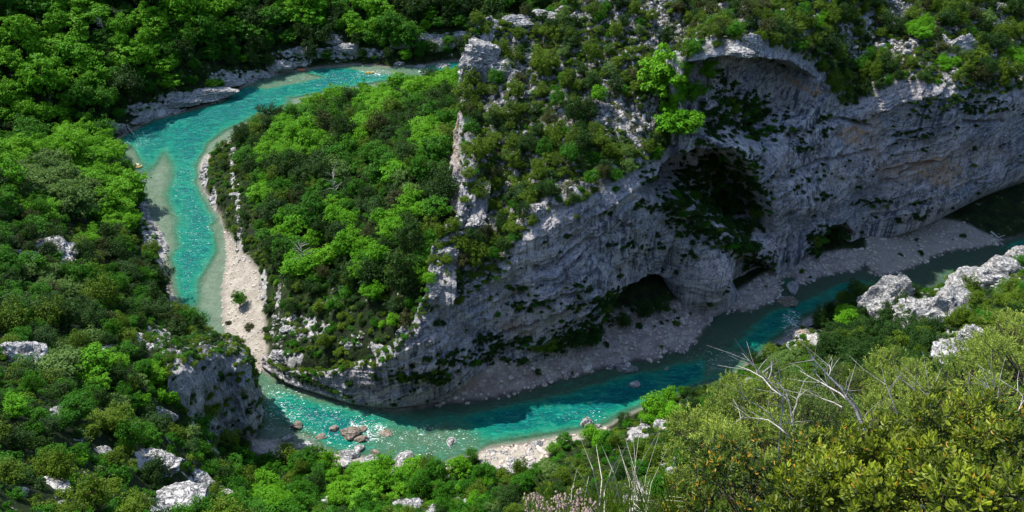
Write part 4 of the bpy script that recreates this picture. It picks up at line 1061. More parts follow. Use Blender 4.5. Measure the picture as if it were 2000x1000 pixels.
# dark scrub rooted on ledges and in the caves of the wall
fm = np.nonzero((rowt > 1.15) & (rowt < 3.95) & (colt > 0.5) & (colt < 24))[0]
ch = RNG.permutation(fm)[:26000]
cu_, cv_, cd_ = proj(cV[ch])
WALLSCRUB = [(1400, 380, 100, 95, 1.0), (1450, 440, 50, 60, 1), (1310, 350, 60, 30, .6), (1440, 235, 90, 60, .95), (1400, 180, 40, 40, .7), (1530, 230, 40, 40, .6), (1240, 610, 80, 50, 1), (1150, 655, 60, 14, 1), (1060, 670, 60, 14, .9), (1120, 640, 50, 16, .5), (1620, 475, 46, 34, 1), (1480, 520, 30, 40, .8), (1130, 560, 30, 14, .5), (1030, 595, 40, 10, .45),
    (800, 735, 34, 10, .8), (855, 735, 20, 14, .7), (900, 705, 50, 8, .5), (960, 670, 30, 24, .5), (900, 695, 30, 20, .3), (970, 705, 60, 8, .5), (1130, 600, 60, 10, .25), (1080, 590, 40, 10, .4), (1810, 215, 34, 18, .8), (1920, 205, 60, 16, .7), (1860, 190, 60, 10, .5), (1560, 280, 24, 20, .6), (1610, 240, 16, 24, .6), (1270, 400, 30, 14, .4), (1190, 420, 20, 10, .4),
    (1340, 500, 20, 14, .4), (1590, 340, 30, 14, .3), (1550, 360, 20, 30, .3), (1780, 262, 40, 8, .5), (1810, 290, 10, 8, .6), (1760, 420, 60, 8, .35), (1800, 395, 20, 8, .5), (1300, 640, 30, 8, .5), (1000, 560, 20, 8, .3), (1250, 480, 60, 10, .3), (1380, 640, 10, 4, .0), (1910, 440, 60, 40, .9), (735, 735, 12, 6, .5), (1590, 380, 50, 10, .3), (1700, 395, 40, 8, .3)]
ws = pxmask(cu_, cv_, WALLSCRUB)
spk = fbm(cV[ch] * np.array([.16, .16, .5]), 3, 81)
for k, i in enumerate(ch):
    p = ws[k] if ws[k] > 0 else (0.10 if spk[k] > 0.36 else 0.003)
    if nr.random() > p: continue
    x, y, z = cV[i]
    r = (0.45 + 1.0 * nr.random() ** 1.5) * (1.0 + 1.2 * (ws[k] > .85))
    if H.ok(x, y, r, 0.62, z): add_plant(x, y - 0.2, z - 0.3 * r, r, nr.choices(['dark', 'mid', 'olive'], [.78, .12, .10])[0], 'wall ledges')
for i in np.nonzero((grav > .5) & (sdv > 1.2) & (X > 0) & frame & ~inpromo)[0]:
    if nr.random() < (.30 if 1160 < U[i] < 1330 and Vv[i] < 640 else .035):
        r = nr.uniform(.5, 1.5)
        if H.ok(X[i], Y[i], r, .9, Z[i]): add_plant(X[i], Y[i], Z[i] - .1, r, nr.choices(['dark', 'olive', 'mid'], [.6, .2, .2])[0], 'near right slope')
# scrub right up to the rim of the low end of the wall
rim = RNG.permutation(np.nonzero((rowt > 3.82) & (rowt < 4.9) & (colt > 0.4) & (colt < 8.5))[0])[:900]
for i in rim:
    x, y, z = cV[i]; r = nr.uniform(.5, 1.6)
    if nr.random() < .75 and H.ok(x, y, r, .8, z): add_plant(x, y, z - .15, r, nr.choices(['olive', 'mid', 'dark'], [.45, .3, .25])[0], 'spur tip')
# woodland-side wall ledges and the crag
for P_, nn_, fr, rg, filt in ((sP, 2500, .03, 'side wall ledges', None), (cragP, 2600, 1.0, 'crag top', 1)):
    ids = RNG.permutation(len(P_))[:nn_]
    cu_, cv_, _ = proj(P_[ids])
    for k, i in enumerate(ids):
        if filt is None:
            if nr.random() > fr: continue
        else:
            onface = (i % 153) / 153.0 < 0.70
            if onface and nr.random() > 0.045: continue
        x, y, z = P_[i]; r = 0.6 + 0.9 * nr.random()
        if H.ok(x, y, r, 0.8, z): add_plant(x, y, z - .2, r, nr.choices(['dark', 'mid', 'olive'], [.4, .25, .35])[0], rg)

# ------------------------------------------------------------------ single plants and the mass
for p in plants:
    big = p['r'] >= 2.0 if p['reg'] not in ('promontory scrub', 'wall ledges', 'crag top', 'side wall ledges') else False
    if p['kind'] is None:
        if p['reg'] == 'promontory scrub' and p['r'] > 1.9: p['kind'] = 'oak'
        elif not big: p['kind'] = 'shrub'
        else: p['kind'] = 'broad' if p['sp'] in ('bright', 'grey') or (p['sp'] == 'mid' and nr.random() < .7) else 'oak'
    up = {'broad': 0.8, 'oak': 0.85, 'shrub': 0.35}[p['kind']] * p['r']
    c = np.array([p['x'], p['y'], p['z'] + up])
    u, v, d = proj(c)
    p['u'], p['v'], p['px'] = float(u), float(v), p['r'] * FPX / float(d)
    infr = -p['px'] * .5 < u < 2000 + p['px'] * .5 and -p['px'] * .5 < v < 1000 + p['px'] * .5
    p['vis'] = bool(infr and visible((c[0], c[1], c[2] + p['r'] * 0.5)))
NAMES = {'broad': ('broadleaf_tree', 'tree'), 'oak': ('evergreen_tree', 'tree'), 'shrub': ('shrub', 'shrub')}
chosen = []
for kd in NAMES:
    L = sorted([p for p in plants if p['kind'] == kd and p['vis']], key=lambda p: (p['reg'] != 'notable', -p['px']))
    for p in L[:298]: p['single'] = True; chosen.append(p)
# labels: colour and kind, then where it stands relative to the nearest thing one can find
MARKS = [('the lone tree on the sand spit', 470, 575), ('the upper raft', 283, 240), ('the lower raft', 262, 324), ('the ochre stained wall', 890, 270), ('the pinnacle', 930, 100), ('the hollow under the pinnacle', 943, 190), ('the tip of the rock spur', 520, 700), ('the foaming rapids', 700, 850),
    ('the bright gravel of the near bank', 1000, 900), ('the round bush over the channel', 1278, 790), ('the high arch', 1460, 110), ('the big black cave', 1370, 380), ('the lower dark arch', 1240, 600), ('the grey bulging pillar', 1380, 540), ('the gravel bar upstream', 1820, 470), ('the white topped rock block', 1730, 550),
    ('the largest white rock mass', 1860, 590), ('the broad pale hillside outcrop', 85, 480), ('the crag above the left bank', 430, 780), ('the vivid tree at lower left', 190, 710), ('the flat white slab below the crag', 290, 900), ('the broad shelf at the bottom edge', 330, 980), ('the bluish boulder at the left edge', 28, 690),
    ('the smooth grey shelf on the far bank', 405, 183), ('the red boat', 589, 137), ('the yellow boat', 722, 143), ('the top left corner', 0, 0), ('the top edge above the far bend', 500, 0), ('the top edge left of the pinnacle', 780, 0), ('the left edge of the far wood', 0, 200), ('the middle of the far wood', 250, 110),
    ('the pale bar in mid river', 315, 380), ('the broad bright tree of the spur wood', 600, 275), ('the tall bright spur tree', 740, 200), ('the massive dark spur tree', 725, 520), ('the path on the spur edge', 458, 360), ('the white tooth of rock', 1467, 75), ('the lone bright tree of the scrub slope', 1170, 190),
    ('the three round green trees', 1110, 300), ('the fluted white rock face', 1870, 90), ('the top right corner', 2000, 0), ('the top edge above the scrub slope', 1400, 0), ('the upper end of the scrub slope', 1200, 60), ('the shaded wall edge at the right', 2000, 180), ('the jagged white rocks near the top', 1680, 45), ('the wood corner above the dark wall', 830, 600),
    ('the dark wooded knoll', 1700, 650), ('the dry grass stalks', 1240, 900), ('the bottom edge left of centre', 560, 1000), ('the bottom edge at centre', 900, 1000), ('the lower left corner', 0, 1000), ('the large flat boulder by the gravel', 1223, 722), ('the curling white wave', 1550, 630), ('the left edge below the outcrop', 0, 580), ('the notched rock over the wall', 1045, 410)]
SPN = {'bright': 'bright green', 'mid': 'fresh green', 'dark': 'dark green', 'olive': 'olive green', 'grey': 'pale green', 'brown': 'brownish'}
REGN = {'far bank wood': 'in the wood across the river', 'left hill wood': 'in the leafy wood on the left hill', 'left hill scrub': 'on the left hillside above the river', 'lower left slope': 'on the lower left slope', 'spur edge scrub': 'on the stony edge of the spur', 'spur tip': 'on the stony tip of the spur',
    'spur wood': 'in the wood on the spur', 'near bank wood': 'on the near bank', 'dark knoll': 'on the dark knoll at right', 'near right slope': 'on the near slope', 'promontory scrub': 'on the back of the promontory', 'wall ledges': 'on the shaded wall', 'side wall ledges': 'on the wall above the spur wood', 'crag top': 'on the crag'}
KN = {'broad': 'leafy tree', 'oak': 'round tree', 'shrub': 'shrub'}
DIRS = ['right of', 'upper right of', 'above', 'upper left of', 'left of', 'lower left of', 'below', 'lower right of']
ORD = ['nearest', 'second', 'third', 'fourth', 'fifth', 'sixth', 'seventh', 'eighth', 'ninth', 'tenth'] + ['%dth' % k for k in range(11, 90)]
buck = {}
for p in chosen:
    if p.get('label'): continue
    best = min(MARKS, key=lambda m: (m[1] - p['u']) ** 2 + (m[2] - p['v']) ** 2)
    a = math.atan2(best[2] - p['v'], p['u'] - best[1]); k = int(round(a / (math.pi / 4))) % 8
    p['dist'] = math.hypot(p['u'] - best[1], p['v'] - best[2])
    buck.setdefault((p['kind'], p['sp'], best[0], k), []).append(p)
for (kd, sp, mk, k), L in buck.items():
    L.sort(key=lambda p: p['dist'])
    for i, p in enumerate(L):
        p['label'] = f"{SPN[sp]} {KN[kd]}" + (f", {ORD[i]}" if len(L) > 1 else '') + f" {DIRS[k]} {mk}"
        assert len(p['label'].split()) <= 16, p['label']
GRP = {'broad': 'leafy trees of the gorge', 'oak': 'dense round trees of the gorge', 'shrub': 'shrubs of the gorge'}
for n_, p in enumerate(chosen):
    kd = p['kind']; j = nr.randrange(4); rz = nr.uniform(0, 6.28)
    s = p['r']; sc = (s * nr.uniform(.88, 1.14), s * nr.uniform(.88, 1.14), s * nr.uniform(.8, 1.45))
    nm, cat = NAMES[kd]
    if kd == 'shrub':
        o = link_obj(nm, leafmesh('shrub', j, p['sp']), None, (p['x'], p['y'], p['z']))
    else:
        o = link_obj(nm, None, None, (p['x'], p['y'], p['z']))
        link_obj('trunk', TRUNKS[n_ % 3], o); link_obj('crown', leafmesh(kd, j, p['sp']), o)
    o.rotation_euler = (nr.uniform(-.12, .12), nr.uniform(-.12, .12), rz); o.scale = sc
    set_props(o, p['label'], cat, GRP[kd])

def scatter_node(name, pts, variants, label, mat_for_points=None):
    """one object: meshes set on its points (position, turn, size, which mesh)"""
    lib = bpy.data.collections.new(name + '_meshes')
    for k, me in enumerate(variants):
        ob = bpy.data.objects.new('piece_%03d' % k, me); lib.objects.link(ob)
    P = np.array([[q[0], q[1], q[2]] for q in pts])
    me = bpy.data.meshes.new(name); me.vertices.add(len(P)); me.vertices.foreach_set('co', P.astype(np.float32).ravel())
    me.attributes.new('piece', 'INT', 'POINT').data.foreach_set('value', np.array([q[3] for q in pts], np.int32))
    me.attributes.new('turn', 'FLOAT_VECTOR', 'POINT').data.foreach_set('vector', np.array([q[5] for q in pts], np.float32).ravel())
    me.attributes.new('size', 'FLOAT_VECTOR', 'POINT').data.foreach_set('vector', np.array([q[4] for q in pts], np.float32).ravel())
    o = link_obj(name, me)
    ng = bpy.data.node_groups.new(name, 'GeometryNodeTree')
    ng.interface.new_socket('Geometry', in_out='INPUT', socket_type='NodeSocketGeometry')
    ng.interface.new_socket('Geometry', in_out='OUTPUT', socket_type='NodeSocketGeometry')
    gi = ng.nodes.new('NodeGroupInput'); go = ng.nodes.new('NodeGroupOutput')
    iop = ng.nodes.new('GeometryNodeInstanceOnPoints'); ci = ng.nodes.new('GeometryNodeCollectionInfo')
    ci.inputs[0].default_value = lib; ci.inputs['Separate Children'].default_value = True; ci.inputs['Reset Children'].default_value = True
    iop.inputs['Pick Instance'].default_value = True
    def named(nm, typ):
        a = ng.nodes.new('GeometryNodeInputNamedAttribute'); a.data_type = typ; a.inputs['Name'].default_value = nm; return a.outputs[0]
    ng.links.new(gi.outputs[0], iop.inputs['Points']); ng.links.new(ci.outputs[0], iop.inputs['Instance'])
    ng.links.new(named('piece', 'INT'), iop.inputs['Instance Index']); ng.links.new(named('size', 'FLOAT_VECTOR'), iop.inputs['Scale'])
    er = ng.nodes.new('FunctionNodeEulerToRotation'); ng.links.new(named('turn', 'FLOAT_VECTOR'), er.inputs[0]); ng.links.new(er.outputs[0], iop.inputs['Rotation'])
    ng.links.new(iop.outputs[0], go.inputs[0])
    mod = o.modifiers.new('scatter', 'NODES'); mod.node_group = ng
    return set_props(o, label, kind='stuff')
rest = [p for p in plants if not p.get('single')]
SPL = ['bright', 'mid', 'dark', 'olive', 'grey', 'brown']
def veg_points(L, kd):
    out = []
    for p in L:
        j = nr.randrange(4); s = p['r']
        out.append((p['x'], p['y'], p['z'], SPL.index(p['sp']) * 4 + j, (s * nr.uniform(.88, 1.14), s * nr.uniform(.88, 1.14), s * nr.uniform(.8, 1.45)), (nr.uniform(-.1, .1), nr.uniform(-.1, .1), nr.uniform(0, 6.28))))
    return out
for kd, nm, lab in (('broad', 'leafy_wood', 'further leafy trees of the woods, seen as one mass'), ('oak', 'evergreen_wood', 'further dense dark trees of the woods, seen as one mass'), ('shrub', 'scrub_cover', 'further scrub on slopes and ledges')):
    L = [p for p in rest if p['kind'] == kd]
    if L: scatter_node(nm, veg_points(L, kd), [leafmesh(kd, j, sp) for sp in SPL for j in range(4)], lab)
# low undergrowth between everything
ug = []
uo = np.nonzero((sdv > 1.0) & (reg >= 0) & (~inpromo) & (grav < 0.5) & frame & (RNG.random(n_try) > rocky * 0.7))[0]
for i in uo[:11000]:
    r = nr.uniform(.35, 1.0) * (1.5 if Y[i] > 230 else 1)
    sp = nr.choices(['mid', 'dark', 'olive', 'grey'], [.2, .5, .28, .02])[0]
    ug.append((X[i], Y[i], Z[i] - .1, SPL.index(sp) * 4 + nr.randrange(4), (r, r, r * .8), (0, 0, nr.uniform(0, 6.28))))
ch = RNG.permutation(pm)[:7000]
cu_, cv_, _ = proj(cV[ch]); cb = pxmask(cu_, cv_, CBARE)
for k, i in enumerate(ch):
    if nr.random() < cb[k] * .8 + .15 or not (-50 < cu_[k] < 2100 and cv_[k] > -80): continue
    r = nr.uniform(.3, .8); sp = nr.choices(['olive', 'dark', 'mid'], [.65, .2, .15])[0]
    ug.append((cV[i, 0], cV[i, 1], cV[i, 2], SPL.index(sp) * 4 + nr.randrange(4), (r, r, r * .8), (0, 0, nr.uniform(0, 6.28))))
scatter_node('undergrowth', ug, [leafmesh('small', j, sp) for sp in SPL for j in range(4)], 'low undergrowth and tufts between the trees')
# loose stones
sm_rock = []
for s in range(5):
    V, F = rock_verts(600 + s, 2, 6, 0, 0.15)
    sm_rock.append(np_mesh('stone', V, F, M['boulder'], False, dict(ochre=np.zeros(len(V)), crust=np.ones(len(V)), soil=np.zeros(len(V)))))
for k in range(5):
    me_ = sm_rock[k].copy(); me_.materials.clear(); me_.materials.append(M['cobble']); sm_rock.append(me_)
stp = []
gr_i = np.nonzero((rocky > 0.35) & (sdv > 0.3) & frame & ~inpromo)[0][:8000]
for i in gr_i:
    r = nr.uniform(.2, .6) * nr.uniform(.6, 1.5) * (1.7 if Y[i] > 230 else 1)
    stp.append((X[i], Y[i], Z[i] - r * .1, nr.randrange(5), (r * nr.uniform(.8, 1.7), r, r * nr.uniform(.5, .9)), (nr.uniform(-.4, .4), nr.uniform(-.4, .4), nr.uniform(0, 6.28))))
gr_i = np.nonzero((grav > .5) & (sdv > -0.5) & frame)[0][:3600]
for i in gr_i:
    r = nr.uniform(.12, .32) * nr.uniform(.6, 1.6) * (1.0 if X[i] < -25 else (1.5 if nr.random() < .95 or X[i] > 110 else 3.2))
    stp.append((X[i], Y[i], Z[i], 5 + nr.randrange(5), (r * nr.uniform(.8, 1.7), r, r * .7), (0, 0, nr.uniform(0, 6.28))))
ch = RNG.permutation(pm)[:9000]
cu_, cv_, _ = proj(cV[ch]); cb = np.maximum(pxmask(cu_, cv_, CBARE), sstep(.14, .3, fbm(cV[ch] / 7.0, 3, 77)))
for i in ch[RNG.random(len(ch)) < cb * .28 + .012]:
    r = nr.uniform(.3, .9)
    stp.append((cV[i, 0], cV[i, 1], cV[i, 2], nr.randrange(5), (r * nr.uniform(.8, 1.7), r, r * nr.uniform(.7, 1.2)), (nr.uniform(-.5, .5), nr.uniform(-.5, .5), nr.uniform(0, 6.28))))
scatter_node('loose_stones', stp, sm_rock, 'loose pale stones on banks, slopes and scree')
# __PART3__
# ------------------------------------------------------------------ boats
M['raft'] = mat_plain('pale_yellow_rubber', (0.55, 0.47, 0.30), (0.66, 0.60, 0.44), 0.45)
M['raft_floor'] = mat_plain('raft_floor_brown', (0.10, 0.06, 0.04), (0.16, 0.10, 0.06), 0.7)
M['red_hull'] = mat_plain('orange_red_hull', (0.60, 0.12, 0.05), (0.68, 0.20, 0.08), 0.4)
M['yellow_hull'] = mat_plain('dull_yellow_hull', (0.45, 0.33, 0.08), (0.50, 0.40, 0.12), 0.45)
M['driftwood'] = mat_plain('bleached_driftwood', (0.34, 0.31, 0.28), (0.55, 0.52, 0.48), 0.85, 6)
def sweep_ring(path, r, n=8):
    V = []; F = []; m = len(path)
    for i in range(m):
        p = np.array(path[i]); t = np.array(path[(i + 1) % m]) - np.array(path[i - 1]); t = t / np.linalg.norm(t)
        a = np.cross(t, [0, 0, 1.0]); a /= np.linalg.norm(a) + 1e-9; b = np.cross(t, a)
        for k in range(n):
            th = 2 * math.pi * k / n; V.append(p + (a * math.cos(th) + b * math.sin(th)) * r)
    for i in range(m):
        for k in range(n):
            F.append([i * n + k, i * n + (k + 1) % n, ((i + 1) % m) * n + (k + 1) % n, ((i + 1) % m) * n + k])
    return V, F
def boat(name, u, v, L, W, rz, hull, label, thwarts=3):
    p = Pz(u, v, 0.05)
    root = link_obj(name, None, None, tuple(p)); root.rotation_euler = (0, 0, rz)
    set_props(root, label, 'boat')
    path = []
    for i in range(28):
        a = 2 * math.pi * i / 28
        x = math.cos(a); y = math.sin(a)
        path.append((math.copysign(abs(x) ** 0.75, x) * (L / 2 - .25), math.copysign(abs(y) ** 0.8, y) * (W / 2 - .25), 0.25 + 0.22 * abs(x) ** 4))
    V, F = sweep_ring(path, 0.27 if L > 3.2 else 0.2)
    link_obj('hull_tube', np_mesh('hull_tube', V, F, hull, True), root)
    fl = [(q[0] * .95, q[1] * .95, 0.14) for q in path] + [(0, 0, 0.12)]
    link_obj('floor', np_mesh('floor', fl, [[i, (i + 1) % 28, 28] for i in range(28)], M['raft_floor']), root)
    for k in range(thwarts):
        x = (k - (thwarts - 1) / 2) * L / (thwarts + 1)
        V, F = tube([(x, -W / 2 + .3, .32), (x, 0, .34), (x, W / 2 - .3, .32)], [.15, .16, .15], 8)
        link_obj('thwart', np_mesh('thwart', V, F, hull, True), root)
    return root
boat('raft', 283, 240, 4.6, 2.2, 0.75, M['raft'], 'pale yellow raft moored under the far bank ledges')
boat('raft', 262, 324, 4.2, 2.0, 0.15, M['raft'], 'pale yellow raft moored below the left hill trees')
boat('raft', 272, 327, 2.6, 1.5, 0.6, M['yellow_hull'], 'small dull yellow raft tucked against the raft below the left hill', 1)
boat('boat', 589, 137.5, 4.2, 1.4, -0.1, M['red_hull'], 'orange red boat drawn up by the upper far bank', 2)
boat('boat', 722, 143, 4.6, 2.0, 0.1, M['yellow_hull'], 'dull yellow boat beside the white water of the upper bend', 2)
def stick(name, pts, radii, mat, label, cat, group=None, n=6):
    V, F = tube(pts, radii, n)
    return set_props(link_obj(name, np_mesh(name, V, F, mat, True)), label, cat, group)
for (pts, lab) in (([(240, 250), (262, 236), (280, 227), (296, 221)], 'long bleached trunk lying along the far bank by the upper raft'), ([(250, 250), (256, 257), (262, 262)], 'crooked grey branch in the water below the long bleached trunk'),
                   ([(1934, 455), (1950, 464), (1963, 459)], 'pale branch lying across the tip of the upstream gravel bar'), ([(1790, 482), (1797, 486)], 'short dark log on the upstream gravel bar')):
    P3 = [Pz(u, v, 0.35) for u, v in pts]; P3[0][2] = 0.9
    stick('driftwood', P3, [0.32] + [0.26] * (len(P3) - 2) + [0.1], M['driftwood'] if 'dark' not in lab else M['bark'], lab, 'log')
# curling wave of white water under the red brown rock
def wave(pts, w, lab):
    P3 = [Pz(u, v, 0.0) for u, v in pts]; V = []; F = []
    for i, p in enumerate(P3):
        t = P3[min(i + 1, len(P3) - 1)] - P3[max(i - 1, 0)]; t /= np.linalg.norm(t); n_ = np.array([-t[1], t[0], 0])
        ww = w * (0.4 + 0.6 * math.sin(math.pi * (i + .5) / len(P3)))
        for k, (o, h) in enumerate(((-1, -.05), (-.5, .22), (0, .34), (.5, .2), (1, -.05))):
            V.append(p + n_ * o * ww + np.array([0, 0, h * 1.2 + .06 * math.sin(i * 2.1 + k)]))
    for i in range(len(P3) - 1):
        for k in range(4): F.append([i * 5 + k, i * 5 + k + 1, i * 5 + 6 + k, i * 5 + 5 + k])
    return V, F
tf = NT('white_water'); fnz = tf.noise(tf.pos(), 2.6, 4, 0.7)
fm_ = tf.n('ShaderNodeMixShader'); tf.put(fm_.inputs[0], tf.ramp(fnz, .50, .60)); tf.put(fm_.inputs[1], tf.n('ShaderNodeBsdfTransparent').outputs[0]); tf.put(fm_.inputs[2], tf.bsdf((.8, .86, .85), .5))
M['foam'] = tf.done(fm_.outputs[0])
for pts, w in ((((1528, 615), (1536, 617), (1543, 624), (1550, 632), (1556, 640)), .9), (((1538, 606), (1546, 609), (1553, 611)), .6), (((686, 824), (694, 832), (704, 836)), .9), (((734, 830), (742, 834), (750, 838)), .9), (((718, 842), (724, 852), (716, 862)), .7), (((692, 868), (684, 873), (676, 876)), .6),
              (((731, 142), (738, 145), (744, 147)), 1.0), (((818, 139), (826, 142), (834, 145)), .6)):
    V, F = wave(pts, w, '')
    o = set_props(link_obj('white_water', np_mesh('white_water', V, F, M['foam'], True)), 'foaming white water breaking over rocks', kind='stuff')

# ------------------------------------------------------------------ the slope below the viewpoint
lx = np.linspace(-45, 60, 130); ly = np.linspace(-8, 72, 120)
LX, LY = np.meshgrid(lx, ly); l1, l2 = LX.ravel(), LY.ravel()
lz = 158.2 - 1.36 * np.clip(l2, 0.0, None) - 0.12 * np.clip(-l2, 0, None) * 0 + fbm(np.stack([l1 / 7, l2 / 7, l1 * 0], 1), 4, 61) * np.clip(l2 * 0.05, 0.05, 1.2) - 0.012 * np.clip(np.abs(l1) - 8, 0, None) ** 2
lz = lz - np.clip(l2 - 50, 0, None) * 0.8
ls = set_props(link_obj('viewpoint_slope', np_mesh('viewpoint_slope', np.stack([l1, l2, lz], 1), grid_faces(120, 130), M['ground'], True,
    dict(rock=np.full(len(l1), .45), gravel=np.zeros(len(l1)), sand=np.zeros(len(l1)), pink=np.zeros(len(l1)), wet=np.zeros(len(l1))))), 'steep rocky slope falling away below the viewpoint', kind='structure')
sc_ = []
for _ in range(5200):
    i_ = nr.randrange(len(l1)); x_, y_ = l1[i_] + nr.uniform(-.4, .4), l2[i_] + nr.uniform(-.3, .3)
    if y_ < 1.5: continue
    r_ = nr.uniform(.25, .8) * (1 if y_ < 15 else 1.5)
    sc_.append((x_, y_, lz[i_] - .15, SPL.index(nr.choice(['olive', 'mid', 'dark', 'olive'])) * 4 + nr.randrange(4), (r_, r_, r_ * .8), (0, 0, nr.uniform(0, 6.28))))
scatter_node('slope_scrub', sc_, [leafmesh('small', j, sp) for sp in SPL for j in range(4)], 'low scrub on the steep slope below the viewpoint')
def lheight(x, y): return 158.2 - 1.36 * max(y, 0)

# ------------------------------------------------------------------ foreground bushes
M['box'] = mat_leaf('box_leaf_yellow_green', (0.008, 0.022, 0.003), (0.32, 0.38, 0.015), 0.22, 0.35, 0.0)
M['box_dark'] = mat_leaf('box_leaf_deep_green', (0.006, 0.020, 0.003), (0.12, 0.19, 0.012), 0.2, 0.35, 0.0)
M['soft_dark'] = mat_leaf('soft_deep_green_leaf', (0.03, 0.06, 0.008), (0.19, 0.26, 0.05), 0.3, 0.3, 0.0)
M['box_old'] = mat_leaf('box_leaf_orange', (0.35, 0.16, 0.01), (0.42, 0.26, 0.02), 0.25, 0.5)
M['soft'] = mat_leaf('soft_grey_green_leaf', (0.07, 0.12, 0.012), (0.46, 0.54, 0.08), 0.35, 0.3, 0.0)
M['twig'] = mat_plain('dead_grey_wood', (0.20, 0.175, 0.155), (0.50, 0.46, 0.42), 0.85, 9, 0.6)
M['twig_dark'] = mat_plain('brown_stem', (0.035, 0.025, 0.018), (0.10, 0.075, 0.05), 0.85, 12, 0.5)
M['straw'] = mat_plain('dry_straw', (0.40, 0.36, 0.24), (0.58, 0.54, 0.42), 0.8, 12)
M['dry_pink'] = mat_plain('dry_pinkish_seed', (0.28, 0.19, 0.15), (0.42, 0.31, 0.25), 0.9, 10)
def Pd(u, v, d):
    r = ray(u, v); r = r / np.linalg.norm(r); return np.array([0, 0, CAM_Z]) + r * d
def leaf_blade(L, W, fold=0.25, curl=0.15):
    """obovate leaf from its stalk at the origin along +X"""
    V = [(0, 0, 0), (L * .35, W * .42, fold * W), (L * .75, W * .5, fold * W - curl * L * .3), (L, 0, -curl * L), (L * .75, -W * .5, fold * W - curl * L * .3), (L * .35, -W * .42, fold * W), (L * .5, 0, 0)]
    F = [(0, 6, 1), (1, 6, 2), (2, 6, 3), (3, 6, 4), (4, 6, 5), (5, 6, 0)]
    return np.array(V), np.array(F)
def basis(d, rng):
    d = d / np.linalg.norm(d, axis=-1, keepdims=True)
    a = np.cross(d, rng.normal(size=d.shape)); a /= np.linalg.norm(a, axis=-1, keepdims=True) + 1e-9
    return d, a, np.cross(d, a)
def sprig_frames(base, dirs, n_leaf, length, rng, spread):
    """positions and axes of the leaves of many sprigs"""
    pos = []; ax = []; up = []
    d, a, b = basis(dirs, rng)
    for k in range(n_leaf):
        f = (k + 0.6) / n_leaf
        th = k * 1.571 + (k // 2) * 0.8 + rng.uniform(-.3, .3, len(base))
        sp = spread * (1.15 - 0.75 * f ** 2)
        rad = a * np.cos(th)[:, None] + b * np.sin(th)[:, None]
        x = d * math.cos(1) * 0 + d * np.cos(sp) + rad * np.sin(sp)
        pos.append(base + d * (length * f)[:, None]); ax.append(x); up.append(d * np.sin(sp) - rad * np.cos(sp))
    return np.concatenate(pos), np.concatenate(ax), np.concatenate(up)
def place_leaves(V0, F0, pos, ax, up, scl, tone):
    X = ax / np.linalg.norm(ax, axis=1, keepdims=True); Zz = -up; Yy = np.cross(Zz, X); Yy /= np.linalg.norm(Yy, axis=1, keepdims=True); Zz = np.cross(X, Yy)
    W = pos[:, None, :] + scl[:, None, None] * (V0[None, :, 0:1] * X[:, None] + V0[None, :, 1:2] * Yy[:, None] + V0[None, :, 2:3] * Zz[:, None])
    n, m = len(pos), len(V0)
    F = (F0[None] + (np.arange(n) * m)[:, None, None]).reshape(-1, F0.shape[1])
    return W.reshape(-1, 3), F, np.repeat(tone, m), (X, Yy, Zz)

